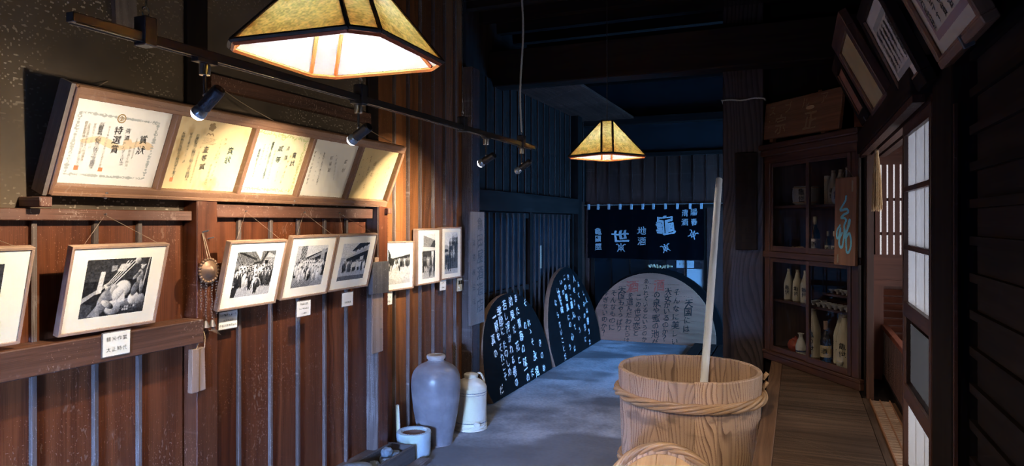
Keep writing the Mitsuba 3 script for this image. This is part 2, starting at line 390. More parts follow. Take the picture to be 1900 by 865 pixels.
# --- left wall, photographs' part
wl = struct('wall_left'); put(MB().box((-2.80, -4.6, 0), (-2.645, 5.30, CEIL)), 'dark_wood', wl)
bat = [-2.13, -1.87, -1.61, -1.35, -1.09, -.83, -.57, -.31, -.05, .21, .47, .72, .96, 1.19, 1.42, 1.648, 1.89, 2.088]
bat2 = [2.656, 2.882, 3.101, 3.336, 3.548]
def boards(ys, z0, z1, x0, x1, bsdf='wall_wood', name='board', parent=wl, gap=.0015):
    for a, b in zip(ys[:-1], ys[1:]): board(parent, name, bsdf, (x0, a + gap, z0), (x1 + rng.uniform(-.003, .002), b - gap, z1))
boards([-2.4] + bat + [2.325], .09, 1.62, -2.645, -2.622)
boards([2.457] + bat2 + [3.79], .09, 1.63, -2.645, -2.622)
for y in bat + bat2: board(wl, 'batten', 'batten_wood', (-2.622, y - .0105, .09), (-2.602, y + .0105, 1.62), ch=.003)
board(wl, 'post', 'wall_wood', (-2.645, 2.335, 0), (-2.545, 2.457, 1.70), ch=.004); board(wl, 'post', 'dark_wood', (-2.645, 2.335, 1.70), (-2.606, 2.457, CEIL), ch=.004)
board(wl, 'post', 'wall_wood', (-2.645, 3.795, 0), (-2.533, 3.90, 1.70), ch=.003); board(wl, 'post_edge', 'batten_wood', (-2.645, 3.785, 0), (-2.537, 3.794, 1.70)); board(wl, 'post', 'dark_wood', (-2.645, 3.785, 1.70), (-2.606, 3.90, CEIL), ch=.004)  # post_edge: paler strip, puts the daylit side of the post into its colour
board(wl, 'rail', 'rail_wood', (-2.645, -2.4, 1.606), (-2.572, 2.334, 1.650), 1, ch=.003)
board(wl, 'rail', 'rail_wood', (-2.645, 2.458, 1.622), (-2.572, 3.784, 1.686), 1, ch=.003)
board(wl, 'rail', 'ledge_wood', (-2.645, 2.458, 2.242), (-2.585, 3.784, 2.312), 1, ch=.003)
board(wl, 'ledge', 'ledge_wood', (-2.645, -2.4, 1.050), (-2.500, 2.334, 1.156), 1, ch=.004)
board(wl, 'sill', 'batten_wood', (-2.645, -2.4, 0), (-2.540, 3.98, .098), 1, ch=.004)
put(MB().box((-2.66, -2.4, 1.62), (-2.628, 3.79, CEIL)), 'plaster', wl, 'plaster')
for y in (1.605, 3.86): board(wl, 'support_peg', 'rail_wood', (-2.628, y, 1.655), (-2.505, y + .045, 1.692), 0, ch=.003)
# boarding beyond the second post, from floor to ceiling
batB = [4.129, 4.318, 4.49, 4.689, 4.876, 5.056]
boards([3.90] + batB + [5.21], 0, CEIL, -2.66, -2.638, 'pine_wood', gap=.013)
for y in batB: board(wl, 'batten', 'batten_wood', (-2.655, y - .008, 0), (-2.618, y + .008, CEIL), ch=.002)
board(wl, 'post', 'aged_wood', (-2.76, 5.22, 0), (-2.545, 5.36, 2.92), ch=.003); board(wl, 'post_edge', 'batten_wood', (-2.66, 5.21, 0), (-2.549, 5.219, 2.92))  # post_edge again paints the daylit side of the post paler

# --- left wall, the darker part with the slatted doors behind the black signs
wa = struct('wall_alcove'); put(MB().box((-2.95, 5.30, 0), (-2.80, 9.45, CEIL)), 'dark_wood', wa)
ys = list(np.arange(5.36, 9.25, .2)) + [9.30]
boards(ys, 1.88, 3.0, -2.80, -2.765, 'dark_wood', 'board', wa)
for y in ys[1:-1]: board(wa, 'batten', 'aged_wood', (-2.765, y - .009, 1.88), (-2.752, y + .009, 3.0), ch=.002)
board(wa, 'lintel', 'dark_wood', (-2.80, 5.36, 1.705), (-2.655, 8.62, 1.90), 1, ch=.004)
board(wa, 'post', 'dark_wood', (-2.80, 8.62, 0), (-2.66, 8.80, 3.0), ch=.004)
boards([8.80, 9.06, 9.30], 0, 1.88, -2.80, -2.765, 'aged_wood', 'board', wa)
board(wa, 'soffit_board', 'aged_wood', (-2.80, 6.4, 3.0), (-2.05, 9.35, 3.03), 1)
d1 = struct('door_1')
put(MB().box((-2.80, 5.40, .05), (-2.775, 8.62, 1.70)), 'dark_glass', d1, 'panel')
for y in (5.42, 7.02, 8.55): board(d1, 'stile', 'dark_wood', (-2.775, y, .02), (-2.72, y + .07, 1.705))
for z in (.05, .86, 1.64): board(d1, 'rail', 'dark_wood', (-2.774, 5.43, z), (-2.735, 8.61, z + .055), 1)
for y in np.concatenate([np.arange(5.60, 6.98, .155), np.arange(7.16, 8.52, .155)]): board(d1, 'slat', 'grille_wood', (-2.735, y, .06), (-2.712, y + .013, 1.69))

# --- back wall
wb = struct('wall_back'); put(MB().box((-2.95, 9.34, 0), (1.5, 9.5, CEIL)), 'dark_wood', wb)
xs = list(np.arange(-2.76, -.3, .165))
for a, b in zip(xs[:-1], xs[1:]): board(wb, 'board', 'aged_wood', (a + .002, 9.305 + rng.uniform(-.004, .004), 1.84), (b - .002, 9.34, 2.50))
for a in xs[1:-1]: board(wb, 'batten', 'aged_wood', (a - .008, 9.29, 1.84), (a + .008, 9.305, 2.50))
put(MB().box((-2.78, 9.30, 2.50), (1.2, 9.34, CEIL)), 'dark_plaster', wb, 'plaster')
board(wb, 'rail', 'dark_wood', (-2.78, 9.25, 2.49), (1.2, 9.34, 2.545), 0, ch=.003)
board(wb, 'beam', 'dark_wood', (-2.78, 9.16, 2.93), (1.2, 9.34, 3.03), 0, ch=.004)
board(wb, 'lintel', 'dark_wood', (-2.76, 9.27, 1.78), (-.4, 9.34, 1.85), 0, ch=.003)
for a, b in ((-2.76, -2.70), (-1.10, -.84), (-.80, -.5)): board(wb, 'board', 'aged_wood', (a, 9.27, 0), (b, 9.34, 1.80))
d2 = struct('door_2')
for x in (-2.68, -1.915, -1.14): board(d2, 'stile', 'dark_wood', (x, 9.28, .04), (x + .05, 9.33, 1.78))
for x in (-2.40, -2.14, -1.65, -1.38): board(d2, 'muntin', 'dark_wood', (x, 9.285, .40), (x + .018, 9.325, 1.74))
for z in (.04, .30, 1.71): board(d2, 'rail', 'dark_wood', (-2.66, 9.285, z), (-1.10, 9.33, z + (.055 if z != .3 else .09)), 0)
for a, b in ((-2.63, -2.401), (-2.382, -2.141), (-2.122, -1.916), (-1.865, -1.651), (-1.632, -1.381), (-1.362, -1.141)):
    put(MB().box((a, 9.309, .39), (b, 9.313, 1.712)), 'dark_glass', d2, 'pane')
put(MB().box((-2.63, 9.298, .095), (-1.141, 9.314, .30), 0), 'pale_wood', d2, 'skirt_panel')
# beam across the room, pillar, lattice of beams above
bm = struct('beam_cross'); put(MB().box((-2.9, 6.12, 2.93), (1.4, 6.36, 3.28), 0, 5, .01), 'dark_wood', bm)
pl = struct('pillar'); put(MB().box((-.612, 6.30, 0), (-.272, 6.60, CEIL), 2, 17, .008), 'pillar_wood', pl)
wm = struct('wall_inner'); put(MB().box((-.272, 6.45, 0), (1.5, 6.60, CEIL)), 'dark_wood', wm)

# --- raised floor on the right
rf = struct('raised_floor'); put(MB().box((-.19, -1.0, 0), (1.5, 6.45, .385)), 'dark_wood', rf)
for i in range(27):
    y = -.985 + i * .275
    board(rf, 'plank', 'floor_wood', (-.115, y + .001, .386), (.395, min(y + .274, 6.44), .42 + rng.uniform(-.0008, .0008)), 0)
board(rf, 'edge_board', 'edge_wood', (-.205, -.99, .30), (-.117, 6.42, .424), 1, ch=.004)
put(MB().box((.405, -.99, .386), (1.45, 6.44, .405), 1), 'dark_wood', rf, 'subfloor')

# --- right wall: lapped planks, post, lintel, paper door, doorway
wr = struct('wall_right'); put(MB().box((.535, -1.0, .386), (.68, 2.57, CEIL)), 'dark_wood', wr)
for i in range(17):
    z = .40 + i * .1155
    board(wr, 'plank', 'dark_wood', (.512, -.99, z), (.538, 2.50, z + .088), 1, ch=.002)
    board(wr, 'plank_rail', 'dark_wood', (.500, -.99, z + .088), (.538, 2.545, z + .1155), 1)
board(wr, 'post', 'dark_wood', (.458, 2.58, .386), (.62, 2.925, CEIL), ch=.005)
board(wr, 'post_edge', 'aged_wood', (.462, 2.56, .40), (.472, 2.579, 1.98))
board(wr, 'lintel', 'dark_wood', (.385, 2.926, 2.075), (.60, 5.50, 2.22), 1, ch=.004)
board(wr, 'track', 'aged_wood', (.395, 2.926, 2.045), (.435, 5.30, 2.0745), 1)
board(wr, 'track', 'aged_wood', (.455, 2.926, 2.045), (.495, 5.30, 2.0745), 1)
board(wr, 'track', 'aged_wood', (.515, 2.926, 2.045), (.555, 5.30, 2.0745), 1)
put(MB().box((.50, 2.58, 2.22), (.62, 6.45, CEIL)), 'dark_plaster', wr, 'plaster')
board(wr, 'jamb', 'cabinet_wood', (.428, 5.12, .405), (.468, 5.20, 2.07))
board(wr, 'jamb', 'dark_wood', (.425, 5.24, .405), (.475, 5.34, 2.07))
board(wr, 'sill', 'floor_wood', (.398, 2.926, .386), (.432, 5.12, .421), 1)
# threshold: grooved strip; the pale cross slats imitate light stripes through the lattice
th = struct('threshold'); put(MB().box((.434, 2.94, .405), (.60, 5.10, .412), 1), 'edge_wood', th)
for x in (.440, .4965, .553): board(th, 'runner', 'plaque_wood', (x, 2.95, .412), (x + .007, 5.09, .428), 1)
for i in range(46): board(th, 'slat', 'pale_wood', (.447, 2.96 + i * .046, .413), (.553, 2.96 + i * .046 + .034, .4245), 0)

def shoji(y0, y1, x, z0, z1):
    d = struct('door_3' if 'door_3' not in labels else 'door_4')
    for y in (y0, y1 - .036): board(d, 'stile', 'cabinet_wood', (x - .017, y, z0), (x + .017, y + .036, z1), ch=.002)
    for z, h in ((z0, .06), (.784, .071), (1.168, .064), (1.474, .022), (1.738, .022), (z1 - .05, .05)):
        board(d, 'rail', 'cabinet_wood', (x - .016, y0 + .036, z), (x + .016, y1 - .036, z + h), 1, ch=.0015)
    w = (y1 - y0 - .072) / 3
    for k in (1, 2):
        for za, zb in ((z0 + .06, .784), (1.232, 1.474), (1.496, 1.738), (1.76, z1 - .05)):
            board(d, 'muntin', 'pale_wood', (x + .0045, y0 + .036 + k * w - .006, za), (x + .018, y0 + .036 + k * w + .006, zb))
    for za, zb in ((z0 + .06, .784), (1.232, 1.474), (1.496, 1.738), (1.76, z1 - .05)):
        put(MB().box((x + .002, y0 + .036, za), (x + .003, y1 - .036, zb)), 'shoji_paper', d, 'paper_pane')
    put(MB().box((x - .006, y0 + .036, .855), (x - .003, y1 - .036, 1.168)), 'glass', d, 'glass_pane')
    put(MB().box((x + .012, y0 + .06, .862), (x + .013, y1 - .036, 1.13)), 'shoji_paper', d, 'paper_blind')
    return d
shoji(2.930, 3.655, .470, .422, 2.044)

# --- inner passage seen through the doorway
wi = struct('wall_passage'); put(MB().box((1.30, 2.5, .40), (1.45, 6.45, CEIL)), 'red_wood', wi)
put(MB().box((.55, 2.58, .40), (1.40, 2.70, CEIL)), 'dark_wood', wi, 'end_panel')
put(MB().box((.55, 2.60, 2.60), (1.40, 6.44, 2.66)), 'dark_wood', wi, 'ceiling_board')
d5 = struct('door_5')
Y5 = 5.85
for x in (.47, 1.06): board(d5, 'stile', 'red_wood', (x, Y5, .405), (x + .06, Y5 + .05, 2.12))
board(d5, 'rail', 'red_wood', (.53, Y5, 2.035), (1.06, Y5 + .05, 2.12), 0)
board(d5, 'rail', 'red_wood', (.53, Y5, 1.30), (1.06, Y5 + .05, 1.352), 0)
board(d5, 'panel', 'red_wood', (.53, Y5 + .01, 1.16), (1.06, Y5 + .04, 1.30), 0)
board(d5, 'rail', 'red_wood', (.53, Y5, 1.115), (1.06, Y5 + .05, 1.16), 0)
board(d5, 'stile', 'red_wood', (.53, Y5, .405), (.60, Y5 + .05, 1.115))
for i in range(12): put(MB().box((.0, -.004, -.026), (.46, .006, .026), 0).tf(np.array([[1, 0, 0, .60], [0, .8, -.6, Y5 + .028], [0, .6, .8, .45 + i * .056], [0, 0, 0, 1.]])), 'red_wood', d5, 'slat')
put(MB().box((.53, Y5 + .045, .405), (1.06, Y5 + .055, 1.115)), 'red_wood', d5, 'back_board')
for i in range(12): board(d5, 'bar', 'red_wood', (.545 + i * .044, Y5 + .006, 1.352), (.545 + i * .044 + .031, Y5 + .034, 2.035))
for z in (1.50, 1.76): board(d5, 'cross_bar', 'red_wood', (.53, Y5 + .034, z), (1.06, Y5 + .048, z + .022), 0)
board(d5, 'header', 'red_wood', (.40, Y5 - .02, 2.12), (1.30, Y5 + .1, 2.60), 0)
put(MB().box((1.12, Y5, .405), (1.30, Y5 + .06, 2.60)), 'red_wood', d5, 'side_panel')
ring = np.array([[math.cos(a) * .026, 0, math.sin(a) * .026] for a in np.arange(20) * pi / 10])
put(tube(ring + [.92, Y5 - .012, 1.19], .004, 6, True), 'old_metal', d5, 'ring_pull', smooth=True)
put(MB().mesh(trimesh.creation.cylinder(.024, .008, sections=20, transform=trimesh.transformations.rotation_matrix(pi / 2, [1, 0, 0]) @ np.eye(4)).apply_translation([.92, Y5 - .002, 1.215])), 'old_metal', d5, 'ring_plate')
w3 = struct('window_3')
put(quad((.555, Y5 + .10, 1.30), (.595, 0, 0), (0, 0, .8)), 'paper_white', w3, 'pane', emitter=emit((1, 1, 1.04), P_ROOM * .45))
w4 = struct('window_4')  # added glowing panel, unseen; backlights the paper door and brightens the passage
put(quad((.92, 5.40, .46), (0, -2.55, 0), (0, 0, 1.64)), 'paper_white', w4, 'pane', emitter=emit((1, 1.01, 1.06), P_ROOM * 1.0))
for y in (2.81, 4.1, 5.40): board(w4, 'frame_post', 'dark_wood', (.90, y, .406), (.95, y + .04, 2.2))
# low slatted rail along the passage
lr = struct('low_rail')
board(lr, 'handrail', 'red_wood', (.585, 4.20, .795), (.625, 5.84, .83), 1, ch=.003)
board(lr, 'foot_rail', 'dark_wood', (.59, 4.20, .412), (.62, 5.84, .45), 1)
for y in np.arange(4.22, 5.82, .05): board(lr, 'slat', 'cabinet_wood', (.597, y, .45), (.613, y + .022, .795))

# --- entrance behind the camera, side window of the far part: the daylight
wf = struct('wall_front')
for lo, hi in (((-2.95, -4.55, 0), (-.6, -4.4, CEIL)), ((.4, -4.55, 0), (1.5, -4.4, CEIL)), ((-.6, -4.55, 2.31), (.4, -4.4, CEIL)), ((-.6, -4.55, 0), (.4, -4.4, .85)), ((1.4, -4.4, 0), (1.5, -1.1, CEIL))):
    put(MB().box(lo, hi), 'dark_wood', wf, 'panel')
def lit_window(name, lo, hi, p, color, nx, axis):
    w = struct(name)
    d = np.subtract(hi, lo)
    put(quad((hi[0], hi[1], lo[2]), (-d[0], 0, 0), (0, 0, d[2])) if axis == 0 else quad((lo[0], hi[1], lo[2]), (0, -d[1], 0), (0, 0, d[2])), 'paper_white', w, 'pane', emitter=emit(color, p))
    c = np.array(lo, float), np.array(hi, float)
    for k in range(nx + 1):
        a, b = c[0].copy(), c[1].copy(); t = c[0][axis] + (c[1][axis] - c[0][axis]) * k / nx
        a[axis], b[axis] = t - .02, t + .02; o = 1 - axis
        sgn = 1 if o == 1 else -1
        a[o], b[o] = (c[1][o], c[1][o] + .03) if sgn > 0 else (c[0][o] - .03, c[0][o])
        board(w, 'mullion', 'dark_wood', a, b)
wh = struct('wall_hanging'); put(MB().box((-2.645, -1.10, 1.25), (-.40, -1.0, CEIL), 2), 'dark_wood', wh)  # added unseen baffle, keeps daylight off the upper left wall
wp = struct('wall_partition'); put(MB().box((-.40, -1.10, 0), (1.5, -1.0, CEIL), 2), 'dark_wood', wp)  # added unseen screen, cuts the daylight off the cabinet side
lit_window('window_1', (-.59, -4.50, .86), (.39, -4.49, 2.3), P_ENTRANCE, DAY, 3, 0)
ws = struct('wall_side')
for lo, hi in (((1.0, 6.6, 0), (1.6, 9.5, .1)), ((1.0, 6.6, 1.55), (1.6, 9.5, CEIL)), ((1.0, 6.6, .1), (1.6, 6.75, 1.55)), ((1.0, 8.85, .1), (1.6, 9.5, 1.55))):
    put(MB().box(lo, hi), 'dark_wood', ws, 'panel')
lit_window('window_2', (1.54, 6.75, .1), (1.55, 8.85, 1.55), P_SIDE, DAY_SIDE, 4, 1)

# ================================================================== LAMPS
def pendant(cx, cy, zr, hd, ang, hs, w, power, label):
    k = thing('pendant_lamp', label, 'lamp', 'paper pendant lamps')
    z1 = zr + hs; ht = w / 2 * 1.02
    bp, tp = [], []
    for i in range(4):
        a = ang + i * pi / 2; u = np.array([math.cos(a), math.sin(a), 0]); t = np.array([-math.sin(a), math.cos(a), 0]); c = np.array([cx, cy, 0])
        bp.append([c + u * hd - t * w / 2 + [0, 0, zr], c + u * hd + t * w / 2 + [0, 0, zr]])
        tp.append([c + u * ht - t * w / 2 + [0, 0, z1], c + u * ht + t * w / 2 + [0, 0, z1]])
    cen = np.array([cx, cy, zr + hs * .3])
    def panel(pts):
        p = [np.asarray(q) for q in pts]; uv = [[q @ [.7, .7, 0], q[2]] for q in p]
        put(MB().raw(p, [[0, 1, 2], [0, 2, 3]], uv), 'lamp_paper', k, 'paper_panel')
        p = [q + (cen - q) * [.02, .02, 0] for q in p]; put(MB().raw(p, [[0, 1, 2], [0, 2, 3]], uv), 'lamp_liner', k, 'liner_panel')
    for i in range(4):
        j = (i + 1) % 4
        panel([bp[i][0], bp[i][1], tp[i][1], tp[i][0]])
        panel([bp[i][1], bp[j][0], tp[j][0], tp[i][1]])
    def inward(p, d): q = cen - p; q[2] *= .3; return p + q / np.linalg.norm(q) * d
    sr = w * .075
    for i in range(4):
        for e in (0, 1):
            put(tube([bp[i][e], tp[i][e]], sr, 4), 'lamp_black', k, 'rib')
            put(tube([inward(bp[i][e], 2.2 * sr), inward(tp[i][e], 2.2 * sr)], sr, 4), 'lamp_red', k, 'inner_rib')
        j = (i + 1) % 4
        for a, b in ((bp[i][0], bp[i][1]), (bp[i][1], bp[j][0])):
            put(tube([a, b], sr, 4), 'lamp_black', k, 'rim_bar')
            put(tube([inward(a, 1.6 * sr) - [0, 0, 1.3 * sr], inward(b, 1.6 * sr) - [0, 0, 1.3 * sr]], sr * 1.05, 4), 'lamp_red', k, 'inner_rim_bar')
        put(tube([tp[i][0], tp[i][1]], sr, 4), 'lamp_black', k, 'top_bar')
    zb = zr + hs * .36
    v, f = lathe_v([(.001, -.036), (.018, -.032), (.032, -.016), (.036, 0), (.032, .016), (.02, .034), (.014, .05), (.001, .052)], 20, (cx, cy, zb))
    put((v, f), 'paper_white', k, 'bulb', smooth=True, emitter=emit(WARM, power))
    put(lathe_v([(.001, 0), (.018, 0), (.02, .05), (.012, .06), (.001, .06)], 16, (cx, cy, zb + .05)), 'lamp_black', k, 'socket', smooth=35)
    put(MB().box((cx - w / 2, cy - .006, z1 - .008), (cx + w / 2, cy + .006, z1 + .004)), 'lamp_black', k, 'top_bracket')
    wire(k, 'cord', [(cx, cy, zb + .10), (cx, cy, z1), (cx, cy, CEIL - .0)], .0035, 'cord')
    return k
pendant(-1.26, 1.687, 2.10, .308, math.radians(-42.1), .275, .084, P_BULB, 'large paper pendant lamp nearest the camera, above the framed certificates')
pendant(-1.418, 5.373, 2.128, .308, math.radians(-74.8), .283, .088, P_BULB2, 'small looking paper pendant lamp hanging farther back, above the dark curtain')

# ------------------------------------------------------------------ lighting track and its spotlights
TX, TZ = -1.80, 2.137
tr = thing('lighting_track', 'long black ceiling lighting track slung on thin wires', 'lighting track')
put(MB().box((TX - .015, 1.230, TZ), (TX + .015, 4.715, TZ + .027), 1, 0, .002), 'track_metal', tr, 'rail')
for dx in (-.013, .013): put(MB().box((TX + dx - .002, 1.24, TZ - .003), (TX + dx + .002, 4.705, TZ + .001), 1, 0), 'track_metal' if dx > 0 else 'old_metal', tr, 'rail_lip')  # one lip in brighter metal stands for the thin highlight along the rail
for i, y in enumerate((1.462, 2.551, 3.556, 4.478)):
    put(MB().box((TX - .024, y - .022, TZ - .012), (TX + .024, y + .022, TZ + .075), 2, 0, .003), 'black_metal', tr, 'clamp')
    r = np.array([[0, math.cos(a) * .012, math.sin(a) * .015] for a in np.arange(14) * 2 * pi / 14])
    put(tube(r + [TX, y, TZ + .092], .0028, 5, True), 'steel', tr, 'shackle', smooth=True)
    if i < 3:
        wire(tr, 'wire', [(TX, y, TZ + .10), (TX + .006, y - .004, TZ + .14), (TX, y, TZ + .19), (TX, y, CEIL)], .0016, 'steel')
        wire(tr, 'wire_tail', curve([(TX, y, TZ + .19), (TX - .005, y + .008, TZ + .15), (TX, y + .004, TZ + .11)], 5), .0014, 'steel')
    else: wire(tr, 'cable', curve([(TX, y, TZ + .10), (TX - .01, y, TZ + .4), (TX + .012, y, TZ + .8), (TX, y, TZ + 1.1), (TX - .01, y, CEIL)], 6), .007, 'grey_cable', 6)

def spot_emitter(n, o, d, power, cut, beam, tint=WARM):
    scene[f'spot_beam_{n:03d}'] = {'type': 'spot', 'to_world': T().look_at(origin=np.asarray(o).tolist(), target=(np.asarray(o) + d).tolist(), up=[0.1, 0.2, 1]), 'intensity': rgb([c * power for c in tint]), 'cutoff_angle': cut, 'beam_width': beam}

def spotlight(i, y, aim, label, on):
    k = thing('spotlight', label, 'spotlight', 'spotlights on the track')
    put(MB().box((TX - .016, y - .042, TZ - .016), (TX + .016, y + .042, TZ - .001), 1, 0, .002), 'black_metal', k, 'adapter')
    put(lathe_v([(.001, 0), (.017, 0), (.018, .003), (.018, .033), (.017, .036), (.001, .036)], 20, (TX, y, TZ - .054)), 'steel', k, 'collar', smooth=35)
    put(tube([(TX, y, TZ - .054), (TX, y, TZ - .122)], .0055, 8), 'black_metal', k, 'arm', smooth=35)
    piv = np.array([TX, y, TZ - .118]); d = np.asarray(aim, float) - piv; d /= np.linalg.norm(d)
    side = np.cross(d, [0, 0, 1]); side /= np.linalg.norm(side); u = np.cross(d, side)
    m = np.eye(4); m[:3, 0], m[:3, 1], m[:3, 2], m[:3, 3] = side, u, d, piv + u * .029
    def at(vf): return (vf[0] * .80) @ m[:3, :3].T + m[:3, 3], vf[1]
    put(at(lathe_v([(.001, -.075), (.022, -.075), (.027, -.068), (.028, -.06), (.028, .035), (.026, .038), (.024, .03), (.001, .03)], 24)), 'black_metal', k, 'housing', smooth=35)
    put(at(lathe_v([(.016, .028), (.020, .036), (.027, .048), (.031, .062), (.0315, .070), (.0305, .077)], 24)), 'bulb_glass', k, 'bulb', smooth=True)
    face = at(lathe_v([(.0305, .077), (.028, .086), (.021, .094), (.011, .099), (.0005, .1005)], 24))
    if on: put(face, 'paper_white', k, 'bulb_face', smooth=True, emitter=emit(WARM, P_FACE[i]))
    else: put(face, 'bulb_glass', k, 'bulb_face', smooth=True)
    put(tube([piv, piv + u * .012], .008, 8), 'steel', k, 'joint')
    if on:
        spot_emitter(i + 1, m[:3, 3] + d * .087, d, on, (62.0, 44.0, 42.0)[i], 6.0)
spotlight(0, 1.683, (-2.50, 1.66, 1.45), 'black spotlight in front of the wide certificate frame, leftmost on the track', P_SPOT[0])
spotlight(1, 2.535, (-2.50, 2.66, 1.66), 'black spotlight above the right end of the certificate frame', P_SPOT[1])
spotlight(2, 3.883, (-2.62, 4.10, 1.66), 'glowing spotlight on the track beside the corner post', P_SPOT[2])
spotlight(3, 4.481, (-2.60, 4.3, 1.45), 'unlit spotlight at the far end of the track', 0)

# unseen spotlight added behind the viewpoint to brighten the tub, on a ceiling bracket
bk = struct('spotlight_bracket')
o_, t_ = np.array([-.62, .05, 2.78]), np.array([-.50, 3.45, .42]); d_ = (t_ - o_) / np.linalg.norm(t_ - o_)
put(tube([(-.62, .02, CEIL), (-.62, .02, 2.82), o_ - d_ * .02], .008, 8), 'black_metal', bk, 'arm')
put(tube([o_ - d_ * .08, o_ + d_ * .04], .028, 20), 'black_metal', bk, 'housing', smooth=35)
put(tube([o_ + d_ * .041, o_ + d_ * .05], .024, 20), 'paper_white', bk, 'bulb_face', emitter=emit((1.0, .85, .6), 14.0))
spot_emitter(9, o_ + d_ * .06, d_, P_SPOT[4], 19.0, 6.0, (1.0, .76, .50))

# ================================================================== CERTIFICATES in their wide leaning frame
CE = frame_m((-2.55, 1.66, 1.705), (0, 1, 0), (.155, 0, .38))
def local(parent, name, mb, bsdf, m, **kw): return put(mb.tf(m), bsdf, parent, name, **kw)
cf = thing('certificate_case', 'wide brown wooden frame with five panes leaning out above the rail', 'picture frame')
W_, H_ = 2.235, .415
for lo, hi, ax in (((-.005, -.004, -.03), (W_ + .005, .036, .006), 0), ((-.005, .374, -.03), (W_ + .005, H_ + .008, .006), 0), ((-.005, .036, -.03), (.022, .374, .006), 1), ((W_ - .012, .036, -.03), (W_ + .012, .374, .006), 1)):
    local(cf, 'rail', MB().box(lo, hi, ax, None, .004), 'frame_wood', CE)
for lo, hi, ax in (((.005, -.004, .006), (W_ - .005, .012, .014), 0), ((.005, .392, .006), (W_ - .005, H_ + .006, .014), 0), ((-.003, .0, .006), (.012, H_, .014), 1)):
    local(cf, 'moulding', MB().box(lo, hi, ax, None, .003), 'frame_wood', CE)
for s in (.464, .918, 1.347, 1.790): local(cf, 'divider', MB().box((s - .013, .034, -.03), (s + .011, .376, .003), 1, None, .003), 'frame_wood', CE)
local(cf, 'back_board', MB().box((0, 0, -.042), (W_, H_, -.030), 0), 'grey_wood', CE)
local(cf, 'end_board', MB().box((-.020, -.006, -.062), (-.005, H_ + .008, .004), 1), 'grey_wood', CE)
for s in (.22, 1.32, 1.98): local(cf, 'clip', MB().box((s, -.012, -.02), (s + .012, .018, .012), 1, 0, .003), 'old_metal', CE)
NW = (.013, 1.0)
for a, b in (((-2.62, 1.95, 2.18), (-2.445, 1.72, 2.10)), ((-2.615, 2.46, 2.29), (-2.43, 2.72, 2.105)), ((-2.615, 3.60, 2.27), (-2.42, 3.80, 2.11))):
    mid = (np.array(a) + b) / 2 - [0, 0, .012]
    wire(cf, 'hanging_cord', curve([a, mid, b], 6), .0022, 'string', 4)

def cert(s0, s1, bsdf, label):
    k = thing('certificate', label, 'certificate', 'certificates in the wide frame')
    local(k, 'sheet', MB().box((s0, .036, -.029), (s1, .375, -.0275), 1), bsdf, CE)
    return k
ZI = -.0270
def ink(k, name, polys, bsdf, m=None, z=ZI, label=None):
    mb = polys_mesh([p for p in polys], z)
    if mb.n:
        q = put(mb.tf(CE if m is None else m), bsdf, k, name, label=label)
        labels.setdefault(q, {})['kind'] = 'stuff'
        return q
def ring_poly(cx, cy, r0, r1): return [Point(cx, cy).buffer(r1, 12).difference(Point(cx, cy).buffer(r0, 12))]
def scallop_border(x0, y0, x1, y1, w, seed):
    """A printed border of small overlapping scrolls."""
    r = random.Random(seed); out = []; per = 2 * (x1 - x0 + y1 - y0); n = int(per / .012)
    for i in range(n):
        t = per * i / n
        if t < x1 - x0: p = (x0 + t, y0)
        elif t < x1 - x0 + y1 - y0: p = (x1, y0 + t - (x1 - x0))
        elif t < 2 * (x1 - x0) + y1 - y0: p = (x1 - (t - (x1 - x0) - (y1 - y0)), y1)
        else: p = (x0, y1 - (t - 2 * (x1 - x0) - (y1 - y0)))
        q = Point(p).buffer(w * r.uniform(.35, .62), 3)
        if r.random() < .6: q = q.difference(Point(p[0] + r.uniform(-.3, .3) * w, p[1] + r.uniform(-.3, .3) * w).buffer(w * .25, 3))
        out.append(affinity.scale(q, r.uniform(.8, 1.5), r.uniform(.6, 1.1)))
    return [unary_union(out)]
c1 = cert(.023, .449, 'paper_white', 'white certificate with a grey scroll border, leftmost in the wide frame')
ink(c1, 'border', scallop_border(.062, .072, .397, .318, .013, 1), 'grey_ink', z=ZI - .0002)
st = [affinity.scale(Point(.11 + .27 * t, .208 + .012 * math.sin(9 * t)).buffer(.018, 4), 1.3, .5 + .35 * math.sin(5 * t) ** 2) for t in np.linspace(0, 1, 22)] + [Point(.282, .218).buffer(.02, 5)]
ink(c1, 'stain', [unary_union(st)], 'stain', z=ZI - .0003)
ink(c1, 'seal', ring_poly(.229, .315, .014, .019) + ring_poly(.229, .315, .0075, .010) + [stroke([(.229, .307), (.229, .324)], .0016), stroke([(.224, .318), (.229, .309), (.234, .318)], .0012)] + [Point(.229 + .0165 * math.cos(a), .315 + .0165 * math.sin(a)).buffer(.0012, 2) for a in np.arange(18) * pi / 9], 'brown_ink', z=ZI + .0001)
ink(c1, 'lettering', write('賞狀', (.347, .349), (.242, .196), .037, .8, 1) + write('清酒', (.270, .273), (.269, .239), .022, .5, 2) + write('アルプス正宗', (.268, .279), (.215, .131), .018, .3, 3)
    + write('特選賞', (.229, .234), (.266, .188), .036, .8, 4) + write('右審査長ノ報告ニ依リ之ヲ授與ス', (.155, .158), (.283, .103), .0155, .45, 5, aspect=1.55), 'ink')
ink(c1, 'small_lettering', write('昭和九年十二月一日', (.129, .131), (.277, .185), .011, .3, 6) + write('全國清酒品評會第八回優等賞', (.107, .114), (.274, .133), .0115, .3, 7) + write('會長農學博士從四位勲三等石川', (.094, .101), (.28, .106), .013, .4, 8)
    + write('東京市瀧野川區瀧野川町酒造試驗所', (.189, .193), (.275, .107), .009, 0, 9) + write('長野縣小林清一', (.300, .304), (.2, .11), .013, .2, 10) + write('全國酒造組合中央會', (.318, .318), (.24, .16), .009, 0, 11), 'faint_ink')
ink(c1, 'stamp', [sbox(.09, .090, .108, .108), sbox(.188, .091, .206, .107)], 'vermilion', z=ZI - .0001)
